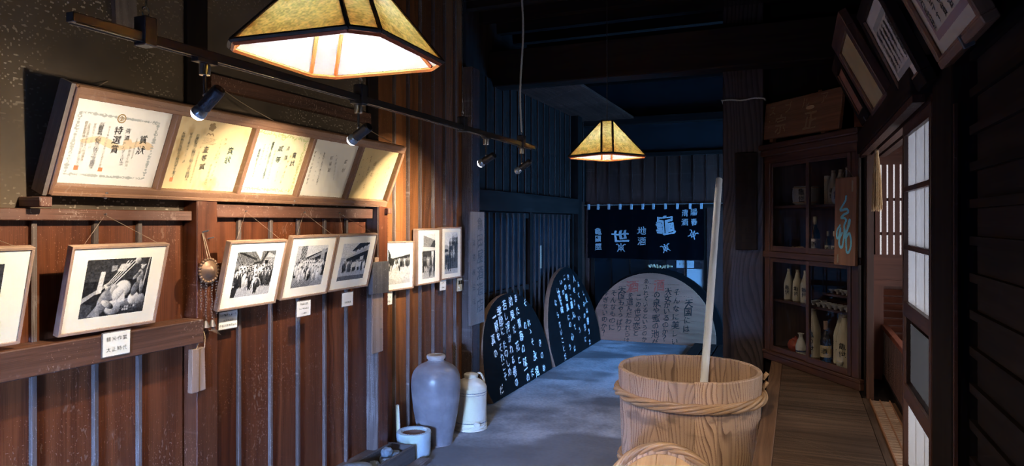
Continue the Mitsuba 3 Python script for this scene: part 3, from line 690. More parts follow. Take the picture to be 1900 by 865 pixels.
c2 = cert(.477, .905, 'paper_aged', 'browned certificate with a green crest at its head, second in the wide frame')
cr = [Point(.673 + .012 * math.cos(a), .340 + .013 * math.sin(a)).buffer(.0085, 4) for a in np.arange(5) * 2 * pi / 5] + [sbox(.668, .322, .678, .345)]
bow = [stroke([(.673, .302), (.662, .309), (.654, .300)], .0025), stroke([(.673, .302), (.684, .309), (.692, .300)], .0025)]
ink(c2, 'crest', [unary_union(cr)] + bow, 'brown_ink')
ink(c2, 'fine_print', [sbox(.640 + .006 * j + .0008, .2835 - .0065 * i, .640 + .006 * j + .0042, .2865 - .0065 * i) for i in range(5) for j in range(i % 2, 13 - i % 3)], 'brown_ink')
ink(c2, 'lettering', write('賞狀', (.815, .815), (.241, .194), .036, .7, 21) + write('壹等賞', (.673, .679), (.232, .150), .032, .8, 22) + write('右審査長ノ報告ニ依リ之ヲ授與ス', (.607, .613), (.291, .083), .0165, .35, 23, aspect=1.3)
    + write('昭和五年十月二十一日', (.571, .572), (.294, .166), .013, .5, 24) + write('長野縣知事從五位勲四等千葉了', (.531, .539), (.293, .097), .0150, .35, 25, aspect=1.2), 'ink')
ink(c2, 'small_lettering', write('清酒', (.769, .771), (.291, .269), .015, .3, 26) + write('アルプス正宗', (.747, .739), (.284, .194), .015, .3, 27) + write('長野縣東筑摩郡', (.755, .752), (.22, .09), .010, .1, 28) + write('亀田屋酒造店', (.728, .726), (.16, .07), .015, .3, 29) + write('第六回長野縣酒類品評會審査長', (.640, .640), (.24, .07), .009, .1, 30), 'brown_ink')
ink(c2, 'stamp', [sbox(.526, .068, .543, .088)], 'vermilion')
c3 = cert(.931, .1 + 1.234, 'paper_yellow', 'yellowish certificate with a green leafy border, third in the wide frame')
leaf = []
r_ = random.Random(5)
for t in np.linspace(0, 1, 60):
    for (x, y) in ((.955 + .35 * t, .352 + .006 * math.sin(31 * t)), (.955 + .35 * t, .058), (.952, .06 + .29 * t), (1.312, .06 + .29 * t)):
        if r_.random() < .8: leaf.append(affinity.rotate(affinity.scale(Point(x + r_.uniform(-.006, .006), y + r_.uniform(-.006, .006)).buffer(.007, 3), 1.3, .4), r_.uniform(0, 180)))
ink(c3, 'border', [unary_union(leaf)] + ring_poly(1.135, .345, .010, .016), 'green_ink')
ink(c3, 'lettering', write('賞狀', (1.253, 1.256), (.259, .215), .034, .7, 31) + write('清酒', (1.191, 1.194), (.291, .24), .027, .5, 32) + write('貳等', (1.139, 1.144), (.285, .225), .034, .8, 33) + write('審査長ノ報告ニ依リ之ヲ授與ス', (1.074, 1.080), (.307, .119), .018, .6, 34) + write('會長岡村', (.997, .999), (.263, .215), .017, .6, 35), 'ink')
ink(c3, 'small_lettering', write('長野縣亀田屋', (1.225, 1.215), (.25, .105), .016, .4, 36) + write('アルプス正宗', (1.165, 1.17), (.23, .11), .012, .2, 37) + write('審査主任農學士正六位', (1.105, 1.114), (.269, .121), .012, .3, 38) + write('大正十四年十一月', (1.05, 1.055), (.30, .16), .011, .2, 39) + write('全國清酒品評會', (1.0, 1.004), (.205, .125), .012, .3, 40) + write('日本釀造協會主催', (1.022, 1.026), (.29, .19), .010, .2, 41), 'brown_ink')
ink(c3, 'stamp', [Point(1.058, .235).buffer(.013, 5)], 'stain', z=ZI - .0001)
c4 = cert(1.360, 1.776, 'paper_cream', 'pale washed-out certificate with faint writing, fourth in the wide frame')
ink(c4, 'lettering', write('賞狀', (1.700, 1.706), (.261, .209), .028, .2, 51) + write('一清酒アルプス', (1.602, 1.638), (.29, .15), .016, .1, 52) + write('貳等賞', (1.562, 1.575), (.273, .2), .026, .2, 53) + write('審査長ノ報告ニ依リ之ヲ授與ス', (1.489, 1.506), (.295, .11), .015, .2, 54) + write('會長日本釀造協會長', (1.410, 1.422), (.293, .111), .016, .4, 55) + write('大正十二年十月', (1.455, 1.465), (.29, .13), .011, .1, 56), 'faint_ink')
c5 = cert(1.803, 2.221, 'paper_tan', 'tan certificate with brown stains, at the right end of the wide frame')
ink(c5, 'lettering', write('賞狀', (2.165, 2.17), (.26, .20), .022, .1, 61) + write('長野縣清酒品評會', (2.141, 2.156), (.311, .11), .012, .2, 62) + write('優等賞', (1.997, 2.0), (.273, .20), .03, .5, 63) + write('アルプス正宗', (2.06, 2.07), (.27, .12), .015, .2, 64) + write('審査長ノ報告ニ依リ之ヲ授與ス', (1.937, 1.968), (.313, .095), .017, .5, 65) + write('大正十年四月', (1.90, 1.92), (.30, .15), .012, .2, 66) + write('會長農學士', (1.863, 1.884), (.287, .097), .013, .3, 67), 'brown_ink')

# ================================================================== FRAMED OLD PHOTOGRAPHS
NXP, NYP = 190, 150
def canvas(): return np.full((NYP, NXP), .5), *np.meshgrid((np.arange(NXP) + .5) / NXP, (np.arange(NYP) + .5) / NYP)
def ell(im, X, Y, cx, cy, rx, ry, val, a=0.0, soft=.18):
    dx, dy = X - cx, Y - cy; c, s = math.cos(a), math.sin(a)
    d = ((dx * c + dy * s) / rx) ** 2 + ((-dx * s + dy * c) / ry) ** 2
    w = np.clip((1 + soft - d) / (2 * soft), 0, 1); v = np.clip(val * (1 + .42 * (dy / ry - dx / rx) * (np.minimum(rx, ry) > .02)), 0, 1); im += w * (v - im)
def poly(im, X, Y, pts, val, soft=.008):
    p = shapely.points(X.ravel(), Y.ravel()); d = shapely.distance(p, Polygon(pts)).reshape(X.shape)
    w = np.clip(1 - d / soft, 0, 1); im += w * (val - im)
def person(im, X, Y, x, y, h, tone, r, pose=0):
    """A small standing or seated figure, y at the feet, h tall."""
    w = h * .16
    ell(im, X, Y, x, y + h * .45, w, h * .42, tone)
    ell(im, X, Y, x - w * .45, y + h * .10, w * .33, h * .16, tone * .8); ell(im, X, Y, x + w * .45, y + h * .10, w * .33, h * .16, tone * .8)
    ell(im, X, Y, x - w * .9, y + h * .5, w * .3, h * .2, tone * .9, .2); ell(im, X, Y, x + w * .9, y + h * .5, w * .3, h * .2, tone * .9, -.2)
    if tone < .35: poly(im, X, Y, [(x - w * .25, y + h * .78), (x + w * .25, y + h * .78), (x, y + h * .58)], .7)
    ell(im, X, Y, x, y + h * .885, h * .062, h * .085, .66); ell(im, X, Y, x, y + h * .935, h * .066, h * .05, .12)
    ell(im, X, Y, x, y + h * .955, h * .05, h * .03, r.choice((.1, .1, .7)))
def crowd(im, X, Y, r, x0, x1, y, h, n, dark=.55, jit=.02):
    for x in np.linspace(x0, x1, n): person(im, X, Y, x + r.uniform(-.008, .008), y + r.uniform(-jit, jit), h * r.uniform(.92, 1.08), r.uniform(.10, .28) if r.random() < dark else r.uniform(.6, .85), r)
def grain(im, seed):
    p = np.stack([*np.meshgrid(np.arange(NXP) * .33, np.arange(NYP) * .33), np.zeros((NYP, NXP))], -1)
    im = im * (.72 + .56 * meshkit.fbm(p * 1.3, 3, seed + 3)) + .16 * (meshkit.fbm(p * .6, 3, seed) - .5) + .07 * (meshkit.noise(p * 3, seed) - .5)
    im = np.clip(im, 0, 1); im = im + .35 * (im - .42) * (1 - np.abs(2 * im - 1))
    return np.clip(im, .03, .92)
def pic_mill(r):
    im, X, Y = canvas(); im[:] = .10 + .07 * (Y > .62)
    poly(im, X, Y, [(.0, .26), (.34, .52), (.34, .56), (.0, .34)], .55); poly(im, X, Y, [(.0, .0), (.0, .26), (.16, .22), (.16, 0)], .2); poly(im, X, Y, [(.12, .02), (.28, .26), (.30, 0)], .45)
    poly(im, X, Y, [(.20, .40), (.23, .78), (.29, .78), (.27, .42)], .8); poly(im, X, Y, [(.47, .78), (.52, .90), (.66, .90), (.60, .78)], .72); poly(im, X, Y, [(.38, .78), (.38, .88), (.46, .88), (.46, .80)], .5)
    for k in range(3): poly(im, X, Y, [(.30 + .03 * k, .50), (.62 + .05 * k, .96), (.635 + .05 * k, .96), (.315 + .03 * k, .50)], .75, .004)
    poly(im, X, Y, [(.45, .56), (.76, .94), (.775, .94), (.47, .56)], .8, .004); poly(im, X, Y, [(.90, .35), (.965, 1), (.98, 1), (.92, .35)], .6, .004)
    ell(im, X, Y, .78, .95, .05, .06, .6); ell(im, X, Y, .60, .46, .13, .15, .82); ell(im, X, Y, .45, .42, .10, .14, .55); ell(im, X, Y, .54, .36, .09, .13, .7)
    ell(im, X, Y, .50, .14, .14, .13, .6); ell(im, X, Y, .70, .18, .10, .10, .3); ell(im, X, Y, .80, .27, .09, .11, .75); ell(im, X, Y, .92, .22, .08, .12, .4); ell(im, X, Y, .86, .10, .14, .07, .22)
    ell(im, X, Y, .33, .26, .09, .21, .42, -.2); ell(im, X, Y, .40, .20, .05, .12, .5, .9); ell(im, X, Y, .37, .50, .045, .055, .62); ell(im, X, Y, .36, .545, .065, .022, .78); ell(im, X, Y, .37, .56, .04, .03, .5)
    ell(im, X, Y, .86, .62, .055, .17, .40, .1); ell(im, X, Y, .80, .44, .055, .13, .30, -.2); ell(im, X, Y, .90, .46, .03, .14, .42, .1); ell(im, X, Y, .88, .83, .032, .045, .6); ell(im, X, Y, .88, .868, .05, .02, .72); ell(im, X, Y, .885, .885, .036, .02, .25)
    ell(im, X, Y, .80, .68, .03, .09, .38, -.7); poly(im, X, Y, [(.55, .27), (.64, .40), (.66, .24), (.58, .22)], .82)
    for k in range(14): ell(im, X, Y, .62 + .035 * (k % 7), .08 + .05 * (k // 7), .014, .02, r.choice((.12, .6)))
    return im
def pic_room(r):
    im, X, Y = canvas(); im[:] = np.where(Y < .33, .20 + .25 * np.clip((.33 - Y) / .33, 0, 1), .13 + .05 * X)
    for k in range(30): ell(im, X, Y, r.random(), r.uniform(0, .3), r.uniform(.02, .08), .008, r.uniform(.1, .5))
    for k in range(8): ell(im, X, Y, r.random(), r.uniform(.35, 1), .12, .12, r.uniform(.12, .22))
    ell(im, X, Y, .80, .05, .05, .02, .7); poly(im, X, Y, [(.0, .3), (.4, .33), (1, .31), (1, .335), (.4, .35), (0, .33)], .3)
    return im
def pic_crowd(r):
    im, X, Y = canvas(); im[:] = np.where(Y < .27, .60, .22)
    poly(im, X, Y, [(0, .62), (0, 1), (1, 1), (1, .66), (.5, .60)], .42)
    for k in range(26): poly(im, X, Y, [(k / 26, .74), (k / 26 + .012, .74), (k / 26 + .016, 1), (k / 26 + .004, 1)], .16, .003)
    poly(im, X, Y, [(.05, .97), (.5, .80), (.52, .83), (.08, 1)], .12); poly(im, X, Y, [(.45, .75), (.95, .80), (.95, .77), (.45, .72)], .15); poly(im, X, Y, [(.45, 1), (.62, .80), (.62, 1)], .75)
    poly(im, X, Y, [(.62, .66), (.78, .97), (1, .88), (1, .60)], .58); poly(im, X, Y, [(.60, .70), (.76, 1), (.80, .98), (.65, .68)], .14)
    for k in range(8): poly(im, X, Y, [(.68, .64 + .03 * k), (1, .61 + .03 * k), (1, .618 + .03 * k), (.68, .648 + .03 * k)], .3, .003)
    poly(im, X, Y, [(.74, .66), (.74, .78), (.82, .78), (.82, .66)], .1); poly(im, X, Y, [(0, 0), (0, .22), (.14, .22), (.1, 0)], .12)
    crowd(im, X, Y, r, .10, .93, .44, .30, 13, .6); crowd(im, X, Y, r, .07, .95, .32, .34, 12, .55); crowd(im, X, Y, r, .10, .92, .20, .38, 10, .62); crowd(im, X, Y, r, .34, .56, .14, .33, 3, .8)
    t = np.linspace(.1, pi - .1, 20)
    for a in t: ell(im, X, Y, .60 + .13 * math.cos(a), .16 + .24 * math.sin(a), .012, .012, .8)
    person(im, X, Y, .60, .06, .34, .16, r)
    return im
def pic_yard(r):
    im, X, Y = canvas(); im[:] = np.where(Y < .25, .45, .14)
    poly(im, X, Y, [(0, .55), (0, 1), (.32, 1), (.32, .5)], .62); poly(im, X, Y, [(.32, .72), (.32, 1), (1, 1), (1, .92)], .75); poly(im, X, Y, [(.30, .66), (1, .90), (1, .84), (.30, .60)], .5)
    for k in range(5):
        for q in range(9): poly(im, X, Y, [(.14 + .035 * k, .50 + .055 * q), (.16 + .035 * k, .50 + .055 * q), (.17 + .035 * k, .555 + .055 * q), (.15 + .035 * k, .555 + .055 * q)], .15 if (k + q) % 2 else .4, .004)
    for k in range(9): poly(im, X, Y, [(.06 * k, 0), (.06 * k + .02, 0), (.25 + .08 * k, .25), (.24 + .08 * k, .25)], .22, .004)
    poly(im, X, Y, [(.80, .50), (.80, .9), (.92, .9), (.92, .5)], .55)
    crowd(im, X, Y, r, .08, .92, .42, .26, 14, .35); crowd(im, X, Y, r, .06, .94, .32, .29, 13, .3); crowd(im, X, Y, r, .14, .86, .20, .30, 10, .3); crowd(im, X, Y, r, .2, .8, .14, .22, 5, .2)
    return im
def pic_street(r):
    im, X, Y = canvas(); im[:] = np.where(Y < .30, .55 - .25 * (Y < .12), .78)
    poly(im, X, Y, [(.16, .28), (.22, .62), (1, .80), (1, .28)], .12); poly(im, X, Y, [(.10, .56), (1, .80), (1, .92), (.40, .68), (.12, .60)], .62); poly(im, X, Y, [(.40, .72), (1, .92), (1, .98), (.42, .80)], .7); poly(im, X, Y, [(.38, .80), (.62, 1), (1, 1), (1, .96), (.42, .78)], .15)
    for k in range(4): poly(im, X, Y, [(.50 + .13 * k, .76 + .045 * k), (.50 + .13 * k, .83 + .045 * k), (.53 + .13 * k, .84 + .045 * k), (.53 + .13 * k, .77 + .045 * k)], .1)
    poly(im, X, Y, [(0, .60), (.14, .62), (.10, .30), (0, .30)], .55)
    crowd(im, X, Y, r, .16, .92, .24, .32, 13, .7)
    for x in (.45, .66): poly(im, X, Y, [(x, .34), (x, .46), (x + .14, .48), (x + .14, .36)], .85)
    poly(im, X, Y, [(.72, .52), (.72, .62), (.84, .64), (.84, .54)], .8)
    return im
def pic_wall(r):
    im, X, Y = canvas(); im[:] = np.where(Y < .45, .62, .15); poly(im, X, Y, [(0, .75), (0, 1), (1, 1), (1, .80), (.2, .70)], .68); poly(im, X, Y, [(0, .40), (0, .95), (.10, .8), (.16, .5)], .12)
    poly(im, X, Y, [(.0, .20), (.55, .50), (1, .50), (1, .12), (.4, .08)], .7)
    for k in range(40): ell(im, X, Y, r.uniform(.3, 1), r.uniform(.12, .45), .025, .02, r.uniform(.5, .8))
    crowd(im, X, Y, r, .30, .95, .46, .26, 11, .6); crowd(im, X, Y, r, .05, .5, .36, .2, 6, .4)
    return im
def pic_shop(r):
    im, X, Y = canvas(); im[:] = np.where(Y < .15, .6, .20); poly(im, X, Y, [(0, .72), (0, 1), (1, 1), (1, .86)], .8); poly(im, X, Y, [(0, .62), (1, .62), (1, .68), (0, .72)], .75); poly(im, X, Y, [(.1, .72), (.6, .70), (.9, .86), (.1, .96)], .45)
    poly(im, X, Y, [(.70, .46), (.70, .60), (.88, .60), (.88, .46)], .8); crowd(im, X, Y, r, .12, .9, .26, .26, 9, .4); crowd(im, X, Y, r, .2, .9, .06, .24, 7, .6)
    return im
def pic_climb(r):
    im, X, Y = canvas(); im[:] = np.where(Y < .12, .6, .25); poly(im, X, Y, [(0, .60), (0, 1), (1, 1), (1, .74)], .8); poly(im, X, Y, [(.0, .45), (0, .7), (.3, .66), (.5, .5)], .55); poly(im, X, Y, [(0, .52), (0, .60), (.25, .58), (.25, .54)], .15)
    for q in range(7):
        m = 3 + q % 3
        for i in range(m): person(im, X, Y, .22 + .10 * q * .8 + (i - m / 2) * .15 + .15, .07 + .105 * q, .26, r.choice((.12, .15, .2, .7)), r)
    return im
def framed(o, ex, up, w, h, pic, label, mat=.17, depth=.028, matv=None):
    """A framed photograph: origin at its lower left front corner."""
    m = frame_m(o, ex, up); k = thing('framed_photograph', label, 'picture frame', 'framed old photographs'); b = .011
    for lo, hi, ax in (((0, 0, -depth), (w, b, .002), 0), ((0, h - b, -depth), (w, h, .002), 0), ((0, b, -depth), (b, h - b, .002), 1), ((w - b, b, -depth), (w, h - b, .002), 1)):
        local(k, 'rail', MB().box(lo, hi, ax, None, .0015), 'photo_frame_wood', m)
    local(k, 'mat', MB().box((b, b, -.012), (w - b, h - b, -.004), 0), 'mat_board', m)
    local(k, 'back_board', MB().box((b, b, -depth), (w - b, h - b, -depth + .004), 0), 'grey_wood', m)
    mw = w * mat; mh = h * (matv or mat); x0, x1, y0, y1 = mw, w - mw, mh * 1.02, h - mh * .95
    r = random.Random(sum(map(ord, label))); im = grain(pic(r), len(label))
    gx, gy = np.meshgrid(np.linspace(x0, x1, NXP), np.linspace(y0, y1, NYP)); v = np.stack([gx, gy, np.full_like(gx, -.0034)], -1).reshape(-1, 3)
    i, j = np.meshgrid(np.arange(NYP - 1), np.arange(NXP - 1), indexing='ij'); f = np.stack([i * NXP + j, i * NXP + j + 1, (i + 1) * NXP + j + 1, (i + 1) * NXP + j], -1).reshape(-1, 4)
    g = (im.reshape(-1, 1) ** 1.7) * np.array([[.80, .77, .72]])
    scene[key_of('print', k)] = mikit.ply((v @ m[:3, :3].T + m[:3, 3], f), 'photo_print', color=g)
    return k, m
def hang(k, m, w, h, nail):
    a = (m @ [w * .12, h + .002, -.012, 1])[:3]; b = (m @ [w * .88, h + .002, -.012, 1])[:3]; n = np.asarray(nail, float)
    wire(k, 'hanging_string', np.array([a, n + [.003, 0, 0], b]), .0010, 'string', 4)
    put(tube([n - [.02, 0, 0], n + [.012, 0, .004]], .0025, 5), 'iron', k, 'nail')
LE = (.085, 0, .338)
f = framed((-2.52, 1.02, 1.172), (0, 1, 0), LE, .525, .352, pic_room, 'framed photograph of a bare dim room, leftmost on the ledge')
hang(*f, .525, .352, (-2.57, 1.30, 1.625))
f = framed((-2.52, 1.677, 1.172), (0, 1, 0), LE, .415, .348, pic_mill, 'large framed photograph of two men at work on the ledge'); hang(*f, .415, .348, (-2.57, 1.90, 1.628))
f = framed((-2.52, 2.428, 1.176), (0, 1, 0), LE, .389, .342, pic_crowd, 'framed group photograph beside the hanging bell ornament'); hang(*f, .389, .342, (-2.57, 2.66, 1.652))
f = framed((-2.52, 2.852, 1.184), (0, 1, .004), LE, .385, .350, pic_yard, 'framed group photograph in a yard, between two other framed photographs'); hang(*f, .385, .350, (-2.57, 3.10, 1.652))
f = framed((-2.52, 3.246, 1.190), (0, 1, .004), LE, .400, .345, pic_street, 'framed photograph of a street procession beside the second post'); hang(*f, .400, .345, (-2.57, 3.42, 1.652))
LV = (.006, 0, 1)
framed((-2.585, 3.935, 1.122), (0, 1, -.012), LV, .385, .345, pic_wall, 'small framed photograph of people on a stone wall, behind the dark little board', .13)
framed((-2.585, 4.372, 1.128), (0, 1, 0), LV, .348, .422, pic_shop, 'tall framed photograph of people outside a shop, left of a pair', .22, .04, .10)
framed((-2.585, 4.738, 1.140), (0, 1, 0), LV, .348, .418, pic_climb, 'tall framed photograph of people on steps, next to the light switch', .18, .04, .10)

# ------------------------------------------------------------------ caption cards
def card(y, z, w, h, lines, label, x=-2.496, tilt=0.0):
    k = thing('caption_card', label, 'card', 'caption cards under the photographs'); m = frame_m((x, y, z), (0, 1, tilt), (.03, 0, 1))
    local(k, 'backing', MB().box((-.004, -.004, -.004), (w + .004, h + .004, -.001), 1), 'grey_wood', m)
    local(k, 'sheet', MB().box((0, 0, -.001), (w, h, .0008), 1), 'paper_white', m)
    ps = []
    for i, (tx, s) in enumerate(lines):
        yy = h * (1 - (i + .62) / (len(lines) + .25)); n = len(tx); ps += write(tx, (w / 2 - s * (n - 1) * .58, w / 2 + s * (n - 1) * .58), (yy, yy), s, .25, int(y * 100) + i, wob=.02, rise=0)
    ink(k, 'lettering', ps, 'ink', m, .0012); return k
card(1.836, 1.072, .116, .092, [('精米作業', .020), ('大正時代', .020)], 'white caption card on the ledge under the mill photograph', -2.494)
card(2.492, 1.078, .115, .084, [('日本釀造大會一行', .012), ('大正十五年', .011), ('於亀田屋酒造店前', .012)], 'white caption card with three lines, beside the hanging chains', -2.575)
card(2.955, 1.085, .11, .082, [('昭和初期', .014), ('仕込作業従業員', .010), ('記念撮影', .010)], 'white caption card under the yard photograph')
card(3.352, 1.095, .105, .080, [('', .01), ('昭和初期', .014)], 'white caption card under the street photograph')
card(3.955, 1.03, .10, .105, [('昭和三年', .012), ('蔵人一同', .014), ('記念撮影', .012)], 'white caption card under the stone wall photograph', -2.60)
card(4.745, 1.058, .095, .080, [('大正時代', .012), ('店舗前', .012)], 'small white caption card under the tall pair', -2.60)
k = thing('light_switch', 'cream double light switch plate beside the long grey signboard', 'light switch')
put(MB().box((-2.632, 5.080, 1.018), (-2.618, 5.172, 1.128), 2, 0, .003), 'plate_cream', k, 'plate')
for dy in (.012, .050):
    for z in (1.04, 1.078): put(MB().box((-2.62, 5.082 + dy + .004, z), (-2.612, 5.082 + dy + .026, z + .030), 2, 0, .002), 'ink' if z > 1.05 else 'plate_cream', k, 'rocker')

# ------------------------------------------------------------------ ornament with bells, clappers, small boards on the wall
OX = -2.515
k = thing('bell_ornament', 'round bronze ornament hanging on the post with chains and small bells', 'ornament')
oc = np.array([OX, 2.375, 1.375])
Rx = np.array([[0, 0, 1, oc[0]], [0, 1, 0, oc[1]], [1, 0, 0, oc[2]], [0, 0, 0, 1.]])
def onx(vf, s=(1, 1, 1)): v = np.asarray(vf[0]) * s; return v @ Rx[:3, :3].T + Rx[:3, 3], vf[1]
put(onx(lathe_v([(.001, -.012), (.048, -.012), (.052, -.002), (.046, .006), (.034, .010), (.026, .022), (.012, .030), (.001, .032)], 32)), 'bronze', k, 'disc', smooth=True)
for a in np.arange(22) * 2 * pi / 22: put(trimesh.creation.icosphere(1, .0085).apply_translation(oc + [0.0, .053 * math.cos(a), .053 * math.sin(a)]), 'bronze', k, 'bead', smooth=True)
lk = np.array([[0, math.cos(a) * .0045, math.sin(a) * .0075] for a in np.arange(8) * pi / 4])
for y, n, z0 in ((-.046, 12, -.03), (-.018, 15, -.05), (.016, 15, -.05), (.043, 14, -.035)):
    mb = MB()
    for i in range(n):
        q = lk if i % 2 else lk[:, [1, 0, 2]]
        t = tube(q + oc + [.002, y + .002 * math.sin(i), z0 - i * .0125], .0016, 4, True); mb.raw(*t.get())
    put(mb, 'old_metal', k, 'chain', smooth=True)
for y in (-.020, .018): put(lathe_v([(.001, .026), (.006, .024), (.011, .014), (.014, .004), (.018, -.006), (.017, -.007), (.001, 0)], 16, oc + [.002, y, -.255]), 'old_metal', k, 'bell', smooth=35)
for i in range(9): wire(k, 'tassel_thread', [oc + [.004, .018, -.255], oc + [.006, .018 + .004 * (i - 3), -.28], oc + [.008, .018 + .009 * (i - 3), -.275 - .004 * i]], .0009, 'string', 3)
nail = np.array([-2.54, 2.36, 1.548])
wire(k, 'cord', [nail, oc + [0, -.006, .06]], .0022, 'string'); wire(k, 'cord', [nail + [0, .006, 0], oc + [0, .008, .06]], .0022, 'string')
put(tube([nail - [.02, 0, 0], nail + [.02, .02, .012]], .0035, 5), 'iron', k, 'nail'); put(tube([nail + [-.02, .03, -.03], nail + [.02, .05, -.02]], .003, 5), 'iron', k, 'nail')
k = thing('wooden_clappers', 'pair of pale wooden clapper sticks hanging by a cord below the bells', 'clappers')
for dy, dx, t in ((-.040, 0, .02), (.006, -.006, -.03)):
    m = frame_m((OX + dx - .012, 2.335 + dy, .826), (0, 1, -t), (0, t, 1)); local(k, 'stick', MB().box((-.018, 0, -.014), (.022, .198, .014), 1, None, .003), 'pale_wood', m)
for dy in (-.03, .015): wire(k, 'cord', curve([(OX, 2.345, 1.098), (OX + .004, 2.340 + dy * .6, 1.07), (OX, 2.335 + dy, 1.022)], 5), .002, 'straw')
k = thing('notice_board', 'dark square little board fixed over the second post', 'board'); put(MB().box((-2.53, 3.672, 1.134), (-2.50, 3.862, 1.340), 2, None, .002), 'crate_wood', k)
k = thing('wood_block', 'light wooden block showing above the dark square board', 'wood block'); put(MB().box((-2.555, 3.75, 1.25), (-2.535, 3.88, 1.37), 2, None, .003), 'pale_wood', k)
k = thing('wooden_tag', 'narrow plain wooden tag with faint writing hanging below the dark square board', 'wooden tag')
tm = frame_m((-2.528, 3.715, .745), (0, 1, 0), (0, -.03, 1)); local(k, 'slat', MB().box((0, 0, -.014), (.125, .45, 0), 1, None, .006), 'pale_wood', tm)
ink(k, 'lettering', write('今日も酒', (.095, .095), (.38, .14), .035, .2, 71), 'grey_wood', tm, .0004)
k = thing('signboard', 'tall grey weathered signboard with brush writing, hung on the corner post', 'signboard')
sm = frame_m((-2.535, 5.155, .722), (0, 1, 0), (0, 0, 1)); local(k, 'plank', MB().box((0, 0, -.022), (.282, .966, 0), 1, None, .004), 'grey_wood', sm)
ink(k, 'lettering', write('亀田屋酒造店', (.19, .19), (.86, .16), .125, .8, 72) + write('清酒醸造元', (.07, .07), (.70, .2), .06, .3, 73), 'crate_wood', sm, .0006)
k = thing('plank', 'thin dark plank leaning high on the wall above the track', 'plank')
put(MB().box((-2.626, 1.985, 2.39), (-2.60, 2.085, 3.3), 2, None).tf(np.array([[1, 0, 0, 0], [0, 1, -.05, .11], [0, 0, 1, 0], [0, 0, 0, 1.]])), 'grey_wood', k)

# ================================================================== BARREL-HEAD SIGNBOARDS
def dome(pts, n=6): 
    return Polygon(curve(pts, n)[:, :2])
def head_sign(key, outline, m, thick, bsdf, side):
    g = Polygon(np.vstack([curve(np.c_[outline, np.zeros(len(outline))], 6)[:, :2]]))
    b = trimesh.creation.extrude_polygon(g, thick, engine='earcut').apply_translation([0, 0, -thick])
    top = np.abs(b.face_normals[:, 2]) > .5
    for sel, mat, nm in ((top, bsdf, 'face'), (~top, side, 'edge')):
        local(key, nm, MB().mesh(b.submesh([sel], append=True), 0, 11), mat, m)
k = thing('black_signboard', 'black dome-shaped signboard with white poem, nearer the white jug', 'signboard', 'dome-shaped poem signboards')
S1 = frame_m((-2.452, 5.39, .012), (0, 1, 0), (-.17, 0, .9)); S1[:3, 0] *= .93
head_sign(k, [(0.06, 0), (-.03, .16), (0.0, .40), (.09, .60), (.26, .77), (.50, .87), (.80, .905), (1.10, .87), (1.38, .74), (1.60, .52), (1.72, .26), (1.72, 0)], S1, .05, 'black_lacquer', 'pale_wood')
W1 = [('きのめ', (1.48, 1.462), (.316, .055)), ('それ', (1.248, 1.255), (.767, .56)), ('ゝ', (1.26,) * 2, (.47,) * 2), ('そ', (1.262,) * 2, (.36,) * 2), ('永遠', (1.262, 1.25), (.22, .06)), ('だ', (1.11,) * 2, (.075,) * 2), ('の', (1.136,) * 2, (.545,) * 2),
      ('また青春の味', (1.008, .964), (.841, .207)), ('一の', (.954, .97), (.135, .05)), ('効果だ', (.856, .827), (.824, .55)), ('花と', (.835, .822), (.381, .25)), ('若し浮かれる春の', (.684, .655), (.804, .064)), ('季節に', (.535, .531), (.76, .57)), ('たのしめ', (.525, .53), (.449, .191)), ('一瞬を', (.40, .41), (.723, .54)), ('それこそ', (.418, .413), (.43, .17)), ('真の', (.279, .28), (.527, .40)), ('だ', (.275,) * 2, (.075,) * 2)]
ink(k, 'lettering', [q for i, (t, x, y) in enumerate(W1) for q in write(t, x, y, .104, 1.15, 80 + i, aspect=1.1, wob=.045)], 'sign_white', S1, .0015, 'white brush lettering')
k = thing('black_signboard', 'black dome-shaped signboard with white poem, nearer the curtained back wall', 'signboard', 'dome-shaped poem signboards')
S2 = frame_m((-2.442, 7.01, .012), (0, 1, 0), (-.155, 0, .9)); S2[:3, 0] *= .945
head_sign(k, [(.07, 0), (.0, .22), (.05, .48), (.20, .72), (.42, .90), (.70, 1.01), (1.0, 1.05), (1.28, 1.0), (1.50, .88), (1.74, .70), (1.94, .45), (2.04, .20), (2.03, 0)], S2, .05, 'black_lacquer', 'pale_wood')
W2 = [('い花の', (.563, .60), (.80, .70)), ('なら', (.41, .426), (.673, .534)), ('ないことだ', (.438, .445), (.423, .05)), ('いの', (.729, .75), (.886, .76)), ('な味', (.60, .605), (.66, .57)), ('この春風に', (.889, .80), (.931, .457)), ('きのこ', (1.044, 1.02), (.926, .68)), ('屋人', (1.0, .991), (.58, .461)), ('の心は', (.815, .84), (.369, .08)), ('人をうして', (1.272, .987), (.893, .316)), ('んてもいう', (1.419, 1.152), (.804, .262)), ('しみの日に', (1.589, 1.339), (.68, .114)), ('人は酔うた', (1.649, 1.507), (.58, .056)), ('う', (.674,) * 2, (.123,) * 2)]
ink(k, 'lettering', [q for i, (t, x, y) in enumerate(W2) for q in write(t, x, y, .094, 1.05, 110 + i, aspect=1.15, wob=.045)], 'sign_white', S2, .0015, 'white brush lettering')
k = thing('barrel_head_sign', 'wide dome-shaped sign of bare wood with black and red writing, under the curtain', 'signboard')
S3 = frame_m((-2.62, 9.02, .004), (1, 0, 0), (0, .10, 1))
a = np.linspace(pi, 0, 40)
fc = Polygon(np.c_[.83 + .83 * np.cos(a), .06 + .86 * np.sin(a)].tolist() + [[1.66, 0], [0, 0]])
rim = Polygon(np.c_[.88 + .88 * np.cos(a), .05 + .93 * np.sin(a)].tolist() + [[1.76, 0], [0, 0]])
